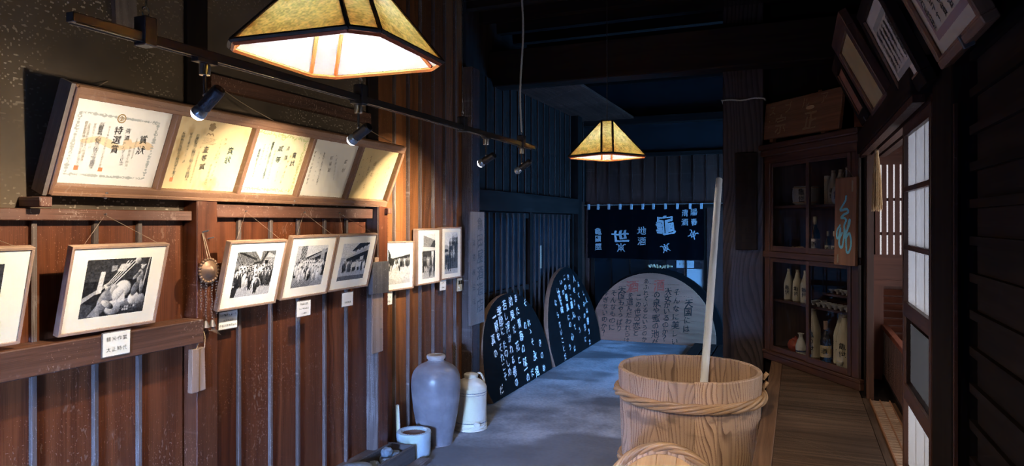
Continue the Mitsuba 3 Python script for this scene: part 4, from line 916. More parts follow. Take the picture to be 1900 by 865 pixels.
for g, z0, z1, mat, nm in ((rim, -.16, -.03, 'black_lacquer', 'rim'),):
    local(k, nm, MB().mesh(trimesh.creation.extrude_polygon(g.difference(fc.buffer(-.03)), z1 - z0, engine='earcut').apply_translation([0, 0, z0]), 0, 3), mat, S3)
for i in range(6):
    y0, y1 = i * .156, (i + 1) * .156 - .0012
    g = fc.intersection(sbox(-1, y0, 3, y1))
    if not g.is_empty: local(k, 'plank', MB().mesh(trimesh.creation.extrude_polygon(g, .035, engine='earcut').apply_translation([0, 0, -.035 + rng.uniform(-.001, .001)]), 0, 20 + i), 'sign_wood', S3)
def c3(cols, sc=.001343, x0=80, y0=772):
    out = []
    for i, (t, x, ys, s) in enumerate(cols): out += write(t, ((x[0] - x0) * sc, (x[-1] - x0) * sc), ((y0 - ys[0]) * sc, (y0 - ys[1]) * sc), s * sc, 1.0, 140 + i, aspect=1.0)
    return out
ink(k, 'lettering', c3([('天国には', (1060, 1040), (370, 615), 88), ('そんなに美しい', (945, 930), (268, 745), 82), ('天女がいるのか？', (862, 830), (262, 720), 82), ('の泉や蜜の池が', (750, 740), (300, 758), 82), ('あふれているというのか', (645, 635), (170, 742), 66), ('この世の恋と', (572, 550), (335, 685), 80), ('を選んだわれらは', (488, 460), (318, 765), 76),
                        ('天国もやっぱり', (402, 380), (262, 650), 78), ('そんなものに', (318, 305), (300, 645), 78), ('すぎないのか？', (240, 220), (305, 700), 76)]), 'ink', S3, .0022, 'black brush lettering')
ink(k, 'red_lettering', c3([('酒', (768,), (205, 205), 120), ('酒', (508,), (225, 225), 125)]), 'red_ink', S3, .0022, 'red characters')

# ================================================================== CURTAIN over the back door
NO = (-2.713, 9.235, 1.095); NM = frame_m(NO, (1, 0, 0), (0, 0, 1))
k = thing('noren_curtain', 'black shop curtain with pale blue characters hung before the back door', 'curtain')
NWd, NHt = 1.577, .706
npan = 5
def cloth_z(x): return .010 * np.sin(x * 9.0) + .006 * np.sin(x * 23 + 1)
for i in range(npan):
    xs_ = np.linspace(NWd * i / npan + .001, NWd * (i + 1) / npan - .001, 14); ys_ = np.linspace(0, NHt, 8); gx, gy = np.meshgrid(xs_, ys_)
    v = np.stack([gx, gy + .004 * np.sin(gx * 5) * (1 - gy / NHt), cloth_z(gx) * (1.1 - gy / NHt)], -1).reshape(-1, 3)
    ii, jj = np.meshgrid(np.arange(7), np.arange(13), indexing='ij'); f_ = np.stack([ii * 14 + jj, ii * 14 + jj + 1, (ii + 1) * 14 + jj + 1, (ii + 1) * 14 + jj], -1).reshape(-1, 4)
    put((v @ NM[:3, :3].T + NM[:3, 3], f_), 'noren_cloth', k, 'cloth_panel', smooth=True)
for x in (12, 128, 258, 393, 527, 660, 783, 920, 1053, 1195, 1318):
    local(k, 'loop', MB().box(((x - 14) * .001172, NHt - .03, -.008), ((x + 16) * .001172, NHt + .048, .012), 1, 0, .004), 'noren_white', NM)
def turtle(cx, cy, s, a=0):
    g = [Point(0, 0).buffer(.30, 10).difference(Point(0, 0).buffer(.215, 10)), stroke([(-.14, -.14), (.0, .16), (.14, -.14)], .035), stroke([(-.13, .02), (.13, .02)], .035), stroke([(0, .1), (0, -.19)], .03)]
    for sx in (-1, 1): g += [stroke([(.24 * sx, .20), (.36 * sx, .36), (.50 * sx, .34)], .055), stroke([(.24 * sx, -.2), (.34 * sx, -.34), (.40 * sx, -.42)], .05)]
    g += [Point(0, .40).buffer(.085, 6), stroke([(0, -.3), (0, -.42)], .03)]
    return [affinity.translate(affinity.scale(affinity.rotate(unary_union(g), a, origin=(0, 0)), s, s, origin=(0, 0)), cx, cy)]
def nw(t, x, ys, s, fat=1.0, asp=1.0, sd=0): return write(t, ((x - 85) * .001172,) * 2, ((730 - ys[0]) * .001172, (730 - ys[-1]) * .001172), s * .001172, fat, 170 + sd, aspect=asp, wob=.03, rise=.05)
NL = nw('亀田屋', 215, (410, 595), 88, 1.5, .95, 1) + nw('世', 483, (465, 465), 150, 3.4, 1.45, 2) + nw('地酒', 735, (400, 520), 100, 1.8, 1.1, 3) + nw('龜', 1008, (330, 330), 240, 2.2, .95, 4) + nw('陽春', 1325, (190, 298), 84, 1.3, .9, 5) + nw('清酒', 1222, (196, 300), 84, 1.3, .9, 6)
NL += turtle((487 - 85) * .001172, (730 - 600) * .001172, .125) + turtle((1008 - 85) * .001172, (730 - 598) * .001172, .118, 20) + turtle((1312 - 85) * .001172, (730 - 440) * .001172, .115, -25)
mbn = polys_mesh(NL, 0)
for v in mbn.v: v[:, 2] = cloth_z(v[:, 0]) * (1.1 - v[:, 1] / NHt) + .004
labels[put(mbn.tf(NM), 'noren_white', k, 'lettering')] = {'label': 'pale blue characters and turtle crests', 'kind': 'stuff'}
put(tube([(-2.80, 9.24, 1.832), (-.84, 9.24, 1.846)], .009, 6), 'grey_wood', k, 'rod', smooth=True)
for x in (-2.76, -.86): put(MB().box((x - .012, 9.225, 1.80), (x + .012, 9.30, 1.825)), 'dark_wood', k, 'rod_bracket')
k = thing('paper_notice', 'white paper notice stuck on the back door below the curtain', 'notice')
put(MB().box((-1.50, 9.300, .985), (-1.27, 9.3045, 1.085)), 'noren_white', k, 'sheet')
ink(k, 'lettering', write('御案内所', (-1.45, -1.32), (1.04, 1.04), .03, .2, 190), 'faint_ink', np.array([[1, 0, 0, 0], [0, 0, -1, 9.298], [0, 1, 0, 0], [0, 0, 0, 1.]]), 0.0)
k = thing('paper_sheet', 'larger white paper sheet on the back door behind the dome-shaped wooden sign', 'notice'); put(MB().box((-1.40, 9.3015, .70), (-1.15, 9.3055, .975)), 'noren_white', k)
k = thing('paper_strip', 'narrow paper strip hanging on the slatted doors behind the black signs', 'paper strip'); put(MB().box((-2.708, 7.29, 1.07), (-2.704, 7.345, 1.33)), 'pale_wood', k)
k = thing('wooden_platform', 'low dark wooden duckboard on the floor beside the bare wood sign', 'duckboard')
for i in range(5): board(k, 'slat', 'dark_wood', (-1.22 + i * .15, 7.85, .0), (-1.22 + i * .15 + .135, 9.0, .045), 1, ch=.004)
k = thing('scrap_pile', 'small white and tan scraps lying on top of the bare wood sign', 'scraps'); labels[k]['kind'] = 'stuff'
mb = MB(); r2 = random.Random(3)
for i in range(9): mb.mesh(trimesh.creation.box((.05, .02, .02)).apply_transform(trimesh.transformations.euler_matrix(r2.random(), r2.random(), r2.random() * 3)).apply_translation([-1.83 + .035 * i, 9.14, .018 + .99 + .006 * math.sin(i)]), 0, 3)
put(mb, 'card_cream', k)

# ================================================================== JARS AND SMALL THINGS by the left wall
k = thing('sake_jar', 'tall grey glazed stoneware jar standing on the floor by the wall', 'jar')
jp = [(.001, 0), (.118, 0), (.122, .01), (.128, .06), (.146, .15), (.163, .25), (.176, .36), (.179, .43), (.172, .49), (.150, .535), (.115, .563), (.082, .578), (.064, .588), (.058, .600)]
jp = [(r, z * 1.0) for r, z in curve(np.c_[np.array(jp), np.zeros(len(jp))], 5)[:, :2]]
JC = np.array((-2.425, 4.365, 0))
put(lathe(jp, 56, JC), 'jar_glaze', k, 'body', smooth=True)
put(lathe([(.058, .598), (.058, .606), (.066, .610), (.069, .620), (.067, .632), (.060, .636), (.048, .636), (.046, .625), (.044, .56)], 40, JC), 'jar_rim', k, 'lip', smooth=30)
k = thing('white_jug', 'cream white ceramic jug with a lid and blue bands, behind the grey jar', 'jug')
GC = np.array((-2.345, 4.775, 0))
put(lathe(curve(np.array([(.001, 0, 0), (.120, 0, 0), (.1235, .008, 0), (.124, .03, 0), (.1225, .06, 0), (.1225, .20, 0), (.1245, .30, 0), (.122, .325, 0), (.105, .352, 0), (.075, .375, 0), (.05, .388, 0), (.046, .402, 0)]), 5)[:, :2], 48, GC), 'jug_glaze', k, 'body', smooth=True)
put(lathe_v([(.001, .400), (.052, .400), (.054, .408), (.053, .418), (.044, .424), (.001, .426)], 32, GC), 'jug_glaze', k, 'lid', smooth=35)
for z in (.060, .078, .272, .290): put(tube([[GC[0] + .1238 * math.cos(a), GC[1] + .1238 * math.sin(a), z] for a in np.arange(48) * 2 * pi / 48], .0018 if z in (.078, .272) else .0028, 6, True), 'jug_band' if z != .078 else 'jug_glaze', k, 'band', smooth=True)
for z in (.018, .036): put(tube([[GC[0] + .1245 * math.cos(a), GC[1] + .1245 * math.sin(a), z] for a in np.arange(48) * 2 * pi / 48], .004, 6, True), 'jug_glaze', k, 'foot_ring', smooth=True)
hd_ = np.array([.45, .89]); 
put(tube(curve([[GC[0] + r * .62, GC[1] + r * .78, z] for r, z in ((.048, .385), (.062, .415), (.085, .412), (.108, .375), (.115, .342))], 6), .009, 10), 'jug_glaze', k, 'handle', smooth=True)
put(MB().mesh(trimesh.creation.cylinder(.022, .03, sections=20).apply_transform(trimesh.geometry.align_vectors([0, 0, 1], [.75, -.66, 0])).apply_translation([GC[0] + .095, GC[1] - .088, .055])), 'jug_glaze', k, 'spigot_boss')
k = thing('ceramic_pot', 'squat pale blue ceramic pot with a sunken top, in front of the grey jar', 'pot')
PC = np.array((-2.432, 4.068, 0))
put(lathe([(.001, .002), (.108, .0), (.113, .01), (.117, .12), (.119, .155), (.114, .165), (.090, .166), (.084, .160), (.080, .148)], 48, PC), 'pot_glaze', k, 'body', smooth=30)
put(lathe([(.082, .150), (.074, .145), (.001, .142)], 40, PC), 'pot_rust', k, 'sunken_top', smooth=True)
put(MB().mesh(trimesh.creation.icosphere(2, .012).apply_scale([1.6, 1, .35]).apply_translation([PC[0] + .045, PC[1] + .08, .166])), 'white_glaze', k, 'chip')
k = thing('bent_pipe', 'white bent ceramic pipe standing beside the squat pot', 'pipe')
pp = curve([(-2.592, 4.112, .315), (-2.590, 4.114, .24), (-2.588, 4.117, .15), (-2.586, 4.122, .085), (-2.580, 4.14, .046), (-2.565, 4.18, .037), (-2.548, 4.215, .040)], 6)
put(tube(pp, np.interp(np.arange(len(pp)), [0, 12, 24, 36], [.012, .015, .021, .017]), 14), 'white_glaze', k, smooth=True)
k = thing('wooden_crate', 'long dark wooden tray on the floor with blue glazed lumps inside', 'tray')
CRX = [(-2.535, 3.30), (-2.36, 3.940)]
for lo, hi, ax in (((-2.365, 3.30, 0), (-2.345, 3.940, .115), 1), ((-2.535, 3.30, 0), (-2.515, 3.940, .115), 1), ((-2.515, 3.920, 0), (-2.365, 3.940, .115), 0), ((-2.515, 3.30, 0), (-2.365, 3.32, .115), 0), ((-2.515, 3.32, 0), (-2.365, 3.920, .012), 1)):
    board(k, 'side_board', 'crate_wood', lo, hi, ax, ch=.002)
r3 = random.Random(12)
for i, (x, y, z, s) in enumerate(((-2.455, 3.625, .058, .040), (-2.42, 3.705, .060, .038), (-2.415, 3.555, .055, .036), (-2.465, 3.775, .062, .040), (-2.410, 3.815, .064, .035), (-2.455, 3.872, .062, .030), (-2.44, 3.745, .120, .034), (-2.435, 3.475, .055, .038))):
    b = trimesh.creation.icosphere(3, 1.0); v = b.vertices; v = v * (1 + .55 * (meshkit.fbm(v * 1.6 + i * 7, 3, i) - .5))[:, None] * [s * 1.0, s * 1.2, s * .95]
    lump = thing('glazed_lump', 'blue grey glazed lump ' + ('behind the nearest two in the dark tray', 'in the middle of the dark tray', 'second from the near end of the dark tray', 'by the wall side in the dark tray, past its middle', 'on the room side near the far end of the dark tray', 'at the far end of the dark tray beside the squat pot', 'lying on top of the others in the dark tray', 'nearest the metal lid in the dark tray')[i], 'ornament', 'glazed lumps in the tray'); put((v + [x, y, z], b.faces), 'blue_glaze', lump, smooth=True)
k = thing('metal_plate', 'shiny bluish metal lid lying at the near end of the dark tray', 'metal lid')
put(lathe_v([(.001, 0), (.075, 0), (.088, .012), (.09, .014), (.075, .018), (.04, .026), (.02, .028), (.001, .029)], 32, (-2.44, 3.42, .117)), 'blue_glaze', k, smooth=True)
k = thing('wood_offcut', 'short pale wooden board lying in front of the squat pot', 'board'); put(MB().box((-2.33, 3.55, 0), (-2.25, 3.98, .028), 1, None, .003), 'batten_wood', k)

# ================================================================== BIG STAVED TUB with a pole, and the lid before it
BC = np.array([-.628, 4.36, 0]); RT, RB, HB = .434, .405, .692
k = thing('wooden_tub', 'big staved wooden tub with a twisted bamboo hoop, standing on the concrete floor', 'tub')
rs = random.Random(21); ed = [0.0]
while ed[-1] < 2 * pi - .16: ed.append(ed[-1] + rs.uniform(.20, .34))
ed = np.array(ed) / ed[-1] * 2 * pi
TH = .030
for i in range(len(ed) - 1):
    a0, a1 = ed[i] + .0012, ed[i + 1] - .0012; an = np.linspace(a0, a1, 6); zs = np.array([0, .35, HB - .006, HB]); ho = []
    off = rs.uniform(-.0018, .0018); hz = rs.uniform(-.004, .003)
    v, uv = [], []
    for sidx, dr_ in ((0, 0.0), (1, -TH)):
        for q, z in enumerate(zs):
            rr = RB + (RT - RB) * z / HB + dr_ + off + (-.004 if q == 3 and sidx == 0 else (.004 if q == 3 else 0))
            for a_ in an: v.append([BC[0] + rr * math.cos(a_), BC[1] + rr * math.sin(a_), z + (hz if q > 1 else 0)]); uv.append([z + .61 * i, (a_ - (a0 + a1) / 2) * rr + 4 * (i % 60) + 2 + .7 * sidx])
    n6, fs = 6, []
    for sidx in (0, 1):
        o = sidx * 24
        for q in range(3):
            for j in range(5):
                A, B, C, D = o + q * 6 + j, o + q * 6 + j + 1, o + (q + 1) * 6 + j + 1, o + (q + 1) * 6 + j
                fs.append([A, B, C, D] if sidx == 0 else [A, D, C, B])
    for j in range(5): fs.append([18 + j, 19 + j, 24 + 19 + j, 24 + 18 + j])
    for q in range(3): fs += [[q * 6 + 6, q * 6, 24 + q * 6, 24 + q * 6 + 6], [q * 6 + 5, q * 6 + 11, 24 + q * 6 + 11, 24 + q * 6 + 5]]
    put(MB().raw(v, fs, uv), 'barrel_wood', k, 'stave')
put(MB().mesh(trimesh.creation.cylinder(RB - TH - .002, .025, sections=48).apply_translation(BC + [0, 0, .075]), 0, 7), 'barrel_wood', k, 'bottom')
def twisted(cx, R, z, r0, rstrand, turns, n, m=None, flat=1.0):
    t = np.linspace(0, 2 * pi, 200, endpoint=False); out = []
    for s in range(n):
        ph = turns * t + 2 * pi * s / n + .5 * np.sin(2 * t + s); rr = R + r0 * np.cos(ph); zz = z + r0 * flat * np.sin(ph)
        p = np.c_[cx[0] + rr * np.cos(t), cx[1] + rr * np.sin(t), cx[2] + zz]
        out.append(tube(p, rstrand, 8, True, seed=s + 3 * n))
    return out
for h in twisted(BC, RT - .006 + .012, .546, .013, .0125, 5, 5, flat=1.5): put(h, 'bamboo', k, 'hoop_strand', smooth=True)
for h in twisted(BC, RB + .016, .12, .012, .0115, 5, 5, flat=1.5): put(h, 'bamboo', k, 'hoop_strand', smooth=True)
for z in (.60, .655): put(tube([BC + [RT * .985 + .002, .10, z - .02], BC + [RT * .985 + .03, .105, z + .02]], .013, 8), 'bamboo', k, 'peg', smooth=True)
pa = np.array([-.566, 4.718, .70]); pt = np.array([-.545, 5.341, 1.925]); d_ = (pt - pa) / np.linalg.norm(pt - pa)
pb = pa - d_ * (pa[2] - .10) / d_[2]
k = thing('stirring_pole', 'long pale wooden pole standing in the big tub', 'pole')
put(tube([pb, pa, pt - d_ * .006, pt], [.0265, .0262, .0245, .022], 14), 'stick_paint', k, smooth=40)
# small tub tipped on its side in front, its bottom towards the room
k = thing('tipped_tub', 'small wooden tub with twisted bamboo rim tipped over before the big tub', 'tub')
TM = frame_m((-.575, 3.12, .306), (1, -.10, 0), (0, .5, 1)); RL = .232
for i in range(5):
    g = Point(0, 0).buffer(RL, 32).intersection(sbox(-RL + i * 2 * RL / 5 + .0008, -1, -RL + (i + 1) * 2 * RL / 5 - .0008, 1))
    local(k, 'bottom_plank', MB().mesh(trimesh.creation.extrude_polygon(g, .025, engine='earcut').apply_translation([0, 0, -.03]), 1, 30 + i), 'lid_wood', TM)
n_ = 16
for i in range(n_):
    a_ = np.linspace(i * 2 * pi / n_ + .003, (i + 1) * 2 * pi / n_ - .003, 5)
    g = Polygon([(.252 * math.cos(q), .252 * math.sin(q)) for q in a_] + [(.231 * math.cos(q), .231 * math.sin(q)) for q in a_[::-1]])
    local(k, 'stave', MB().mesh(trimesh.creation.extrude_polygon(g, .16, engine='earcut').apply_translation([0, 0, -.16]), 2, i), 'barrel_wood', TM)
for h in twisted(np.zeros(3), .264, -.016, .014, .0125, 4, 6, flat=1.5): local(k, 'rim_strand', h, 'bamboo', TM, smooth=True)
for h in twisted(np.zeros(3),   .264, -.125, .010, .011, 5, 4, flat=1.2): local(k, 'hoop_strand', h, 'bamboo', TM, smooth=True)

# ================================================================== PILLAR: carved plaque, rope
k = thing('carved_plaque', 'dark carved wooden plaque hanging on the big pillar', 'plaque')
PM = frame_m((-.503, 6.268, 1.355), (1, 0, 0), (0, 0, 1)); local(k, 'board', MB().box((0, 0, -.03), (.180, .852, 0), 1, None, .005), 'dark_wood', PM)
ink(k, 'lettering', write('銘酒亀世', (.09, .09), (.74, .13), .16, 1.4, 200), 'dark_wood', PM, .003)
k = thing('rope', 'white rope tied around the top of the pillar', 'rope')
t = np.linspace(0, 1, 40); RC = [(-.62, 6.293), (-.264, 6.293), (-.264, 6.608), (-.62, 6.608), (-.62, 6.293)]
pp = np.array([[np.interp(x * 4, range(5), [q[0] for q in RC]), np.interp(x * 4, range(5), [q[1] for q in RC]), 2.672 + .006 * math.sin(x * 40)] for x in np.linspace(0, 1, 81)])
put(tube(pp, .007, 6), 'white_rope', k, smooth=True)

# ================================================================== GLASS CABINET across the corner
CA = np.array([-.278, 6.335]); CB = np.array([.412, 5.322]); u2 = (CB - CA) / np.linalg.norm(CB - CA)
CW, Z0, Z1 = 1.225, .422, 2.262
CM = np.eye(4); CM[:3, 0] = [u2[0], u2[1], 0]; CM[:3, 1] = [-u2[1], u2[0], 0]; CM[:3, 3] = [CA[0], CA[1], 0]     # x along the front, y into the cabinet, z up
def wcab(x, y, z): return (CM @ [x, y, z, 1])[:3]
cb = thing('display_cabinet', 'dark wooden cabinet with glass doors full of sake bottles, across the corner', 'cabinet')
def cbox_(name, lo, hi, axis=2, mat='cabinet_wood', ch=.002, parent=None): return put(MB().box(lo, hi, axis, None, ch).tf(CM), mat, parent or cb, name)
FP = Polygon([(.0, .0), (CW, .0), (1.185, .008), (.300, .610), (-.063, .077)])      # the corner it fills
FI = FP.buffer(-.022, join_style='mitre').intersection(sbox(-1, .02, 2, 2))
def slab(name, g, z0, z1): return put(MB().mesh(trimesh.creation.extrude_polygon(g, z1 - z0, engine='earcut').apply_translation([0, 0, z0]), 0).tf(CM), 'cabinet_wood', cb, name)
def wallpanel(name, a, b, t=.018):
    a, b = np.array(a), np.array(b); g = LineString([a, b]).buffer(t / 2, cap_style='flat'); return put(MB().mesh(trimesh.creation.extrude_polygon(g, Z1 - .1 - Z0, engine='earcut').apply_translation([0, 0, Z0]), 2).tf(CM), 'cabinet_wood', cb, name)
wallpanel('side', (1.178, .014), (.300, .598)); wallpanel('back', (.300, .598), (-.050, .080)); wallpanel('side', (-.045, .075), (.005, .004))
slab('bottom', FI, .50, .52); slab('deck', FI, 1.325, 1.345); slab('top', FI, Z1 - .12, Z1 - .10)
cbox_('plinth', (.0, -.015, Z0), (CW, .02, .475), 0, ch=.004); cbox_('moulding', (-.01, -.025, .475), (CW + .01, .02, .50), 0, ch=.005)
cbox_('waist_rail', (-.005, -.018, 1.298), (CW + .005, .02, 1.350), 0, ch=.004)
cbox_('frieze', (.0, .0, 2.10), (CW, .02, Z1 - .1), 0); cbox_('cornice', (-.02, -.035, Z1 - .10), (CW + .005, .03, Z1 - .045), 0, ch=.008); cbox_('cornice', (-.03, -.05, Z1 - .045), (CW + .01, .03, Z1), 0, ch=.006); slab('cornice_top', FI, Z1 - .02, Z1 - .001)
for x in (.03, CW - .10): cbox_('stile', (x, -.004, .50), (x + .07, .02, 2.10))
for z0, z1 in ((.503, 1.296), (1.352, 2.098)):
    for x0, x1, yy in ((.10, .645, .004), (.615, CW - .10, -.012)):
        door = key_of('door', cb)
        mb = MB()
        for lo, hi, ax in (((x0, yy, z0), (x0 + .035, yy + .014, z1), 2), ((x1 - .035, yy, z0), (x1, yy + .014, z1), 2), ((x0 + .035, yy, z0), (x1 - .035, yy + .014, z0 + .045), 0), ((x0 + .035, yy, z1 - .035), (x1 - .035, yy + .014, z1), 0)): mb.box(lo, hi, ax, None, .002)
        scene[door] = mikit.ply((mb.tf(CM).get()[0], mb.get()[1]), 'cabinet_wood', uv=mb.get()[2])
        put(MB().box((x0 + .034, yy + .005, z0 + .044), (x1 - .034, yy + .008, z1 - .034)).tf(CM), 'glass', door, 'pane')
slab('shelf', FI.intersection(sbox(-1, .03, 2, 2)), 1.715, 1.735); slab('shelf', FI.intersection(sbox(-1, .035, 2, 2)), .925, .943); slab('step_shelf', FI.intersection(sbox(.64, .115, 1.1, .30)), 1.03, 1.045)

# --- what stands in the cabinet
def stand(prof, x, y, z, bsdf, k, name='body', n=24, smooth=40): return put(lathe(prof, n, wcab(x, y, z)), bsdf, k, name, smooth=smooth)
def marks(k, chars, x, y, z, r, size, gap, bsdf='ink', yaw=.12, fat=.8):
    """Writing wrapped on a round body, facing the room."""
    ps = polys_mesh(write(chars, (0, 0), (gap * (len(chars) - 1) / 2, -gap * (len(chars) - 1) / 2), size, fat, int(x * 90), wob=.02, rise=0), 0)
    c = wcab(x, y, z)
    for q in range(len(ps.v)):
        p = ps.v[q]; a = -pi / 2 - .5 + yaw + p[:, 0] / r; ps.v[q] = np.c_[c[0] + (r + .0015) * np.cos(a), c[1] + (r + .0015) * np.sin(a), c[2] + p[:, 1]]
    labels[put(ps, bsdf, k, 'lettering')] = {'kind': 'stuff'}
def wrapped(x, y, z, h, r, label, group, chars='亀世'):
    k = thing('wrapped_bottle', label, 'bottle', group)
    pr_ = [(.001, 0), (r * .97, 0), (r, .01), (r, h * .52), (r * .93, h * .60), (r * .62, h * .75), (r * .40, h * .87), (r * .34, h * .95), (r * .36, h), (.001, h)]
    m = lathe(pr_, 28, (0, 0, 0)); v = m.v[0]; a = np.arctan2(v[:, 1], v[:, 0]); w = np.clip((v[:, 2] / h - .35) * 1.2, 0, 1)
    v[:, :2] *= (1 + .045 * w * np.sin(11 * a + 3 * v[:, 2] / h))[:, None]; m.v[0] = v + wcab(x, y, z)
    put(m, 'bottle_paper', k, 'body', smooth=True)
    marks(k, chars, x, y, z + h * .33, r, r * .95, r * 1.0)
    put(tube([wcab(x, y, z) + [r * .36 * math.cos(b), r * .36 * math.sin(b), h * .93] for b in np.arange(14) * pi / 7], .002, 4, True), 'string', k, 'tie')
    return k
G1 = 'paper-wrapped sake bottles in the cabinet'
for x, lb in ((.215, 'small paper-wrapped bottle, first of three on the lower left shelf'), (.335, 'small paper-wrapped bottle, middle of three on the lower left shelf'), (.440, 'small paper-wrapped bottle, last of three on the lower left shelf')): wrapped(x, .11, .944, .262, .040, lb, G1)
wrapped(.700, .170, 1.736, .265, .040, 'tall paper-wrapped bottle on the top shelf, left one of the pair', G1); wrapped(.790, .165, 1.736, .265, .040, 'tall paper-wrapped bottle on the top shelf, beside the blue painted flask', G1)
wrapped(.525, .12, .521, .400, .055, 'big paper-wrapped bottle at the cabinet bottom, behind the door joint', G1, '亀の世'); wrapped(.800, .165, .521, .400, .056, 'big paper-wrapped bottle at the cabinet bottom, left of the biggest one', G1, '亀世'); wrapped(.915, .105, .521, .398, .056, 'biggest paper-wrapped bottle at the cabinet bottom, behind the footed cup', G1, '亀世')
k = thing('sake_cask', 'miniature straw-wrapped sake cask with black characters on the top shelf', 'cask')
stand([(.001, 0), (.085, 0), (.105, .02), (.112, .07), (.110, .12), (.098, .155), (.001, .160)], .40, .15, 1.736, 'straw_cask', k, 'body', 32); marks(k, '亀世', .40, .15, 1.815, .112, .055, .056, yaw=.10)
for z in (.022, .14): put(tube([wcab(.40, .15, 1.736 + z) + [.106 * math.cos(b), .106 * math.sin(b), 0] for b in np.arange(24) * pi / 12], .004, 5, True), 'straw', k, 'rope_band', smooth=True)
k = thing('yellow_tube', 'slim yellowish tube on the top shelf beside the paired bottles', 'tube'); stand([(.001, 0), (.02, 0), (.021, .004), (.021, .22), (.001, .225)], .612, .18, 1.736, 'card_cream', k, 'body', 16); stand([(.022, .20), (.022, .228), (.001, .23)], .612, .18, 1.736, 'plate_cream', k, 'cap', 16)
k = thing('painted_flask', 'round white flask with blue painted marks on the top shelf', 'flask')
stand([(.001, 0), (.052, 0), (.062, .02), (.066, .07), (.058, .115), (.035, .140), (.024, .150), (.024, .175), (.028, .180), (.001, .182)], .895, .088, 1.736, 'porcelain', k, 'body', 32); marks(k, '亀', .895, .088, 1.80, .066, .07, .05, 'blue_mark', .1, 2.0); stand([(.001, 0), (.018, 0), (.018, .02), (.001, .022)], .895, .088, 1.917, 'plate_cream', k, 'stopper', 14)
k = thing('marked_bottle', 'white bottle with dark brush marks, partly behind the plank with blue character', 'bottle')
stand([(.001, 0), (.040, 0), (.042, .01), (.042, .13), (.034, .17), (.020, .20), (.019, .235), (.024, .24), (.001, .242)], 1.015, .058, 1.736, 'porcelain', k, 'body', 28); marks(k, '銘酒', 1.015, .058, 1.815, .042, .045, .055, 'red_ink', .1, 1.2); stand([(.001, 0), (.02, 0), (.022, .02), (.001, .03)], 1.015, .058, 1.976, 'porcelain', k, 'stopper', 14)
for x, t, lb in ((.285, -.5, 'small cream card standing on the middle shelf, left one'), (.375, .45, 'small cream card standing on the middle shelf, near the dark bottle')):
    k = thing('cream_card', lb, 'card', 'cream cards on the middle shelf'); m = rot_z(t); m[:3, 3] = [x, .10, 1.346]; put(MB().box((-.035, -.0015, 0), (.035, .0015, .052), 0).tf(CM @ m), 'card_cream', k)
def bottle(x, y, z, s, label, group, glass='bottle_glass', lab='porcelain', foil='plate_cream'):
    k = thing('glass_bottle', label, 'bottle', group)
    stand([(.001, 0), (.036 * s, 0), (.038 * s, .006 * s), (.038 * s, .15 * s), (.030 * s, .185 * s), (.014 * s, .215 * s), (.012 * s, .28 * s), (.014 * s, .283 * s), (.014 * s, .295 * s), (.001, .296 * s)], x, y, z, glass, k, 'body', 24)
    stand([(.0386 * s, .035 * s), (.0388 * s, .036 * s), (.0388 * s, .120 * s), (.0386 * s, .121 * s)], x, y, z, lab, k, 'label_paper', 24); stand([(.0135 * s, .235 * s), (.0152 * s, .236 * s), (.0155 * s, .297 * s), (.001, .299 * s)], x, y, z, foil, k, 'foil', 16)
    marks(k, '酒', x, y, z + .08 * s, .039 * s, .045 * s, .03); return k
bottle(.560, .11, 1.346, 1.0, 'dark glass bottle with a white label and gold neck on the middle shelf', 'glass bottles')
for x, lb in ((.745, 'little dark bottle, first of three in a row on the middle shelf'), (.820, 'little dark bottle, middle of three in a row'), (.895, 'little dark bottle of three in a row, next to the stacked boxes')): bottle(x, .09, 1.346, .62, lb, 'little bottles in a row', lab='bottle_paper', foil='bottle_paper')
bottle(.705, .100, .521, 1.05, 'dark bottle with a pictured label at the cabinet bottom', 'glass bottles', lab='card_cream', foil='box_pink')
k = thing('pink_box', 'pinkish paper box under the blue box on the middle shelf', 'box'); put(MB().box((.955, .026, 1.346), (1.055, .070, 1.400), 0, None, .002).tf(CM), 'box_pink', k, 'carton'); ink(k, 'lettering', write('亀世', (.98, 1.03), (1.372, 1.372), .025, .3, 5), 'faint_ink', CM @ np.array([[1, 0, 0, 0], [0, 0, -1, .025], [0, 1, 0, 0], [0, 0, 0, 1.]]), 0)
k = thing('blue_box', 'pale blue box lying on the pinkish box on the middle shelf', 'box'); put(MB().box((.958, .03, 1.4005), (1.052, .068, 1.455), 0, None, .002).tf(CM), 'box_blue', k)
k = thing('small_picture', 'small dark picture standing at the back of the middle shelf', 'picture'); put(MB().box((.795, .124, 1.346), (.930, .136, 1.57), 0).tf(CM), 'cabinet_wood', k, 'frame'); put(MB().box((.805, .1215, 1.356), (.920, .1238, 1.560), 0).tf(CM), 'picture_dark', k, 'picture')
cups = [(.505, .075, .944), (.53, .15, .944), (.575, .085, .944), (.60, .16, .944), (.69, .05, .944), (.755, .05, .944), (.82, .05, .944), (.885, .05, .944), (.95, .05, .944), (1.015, .05, .944), (.722, .105, .944), (.788, .105, .944), (.852, .105, .944), (.917, .105, .944), (.69, .165, 1.046), (.755, .17, 1.046), (.82, .165, 1.046), (.875, .160, 1.046)]
rc = random.Random(4)
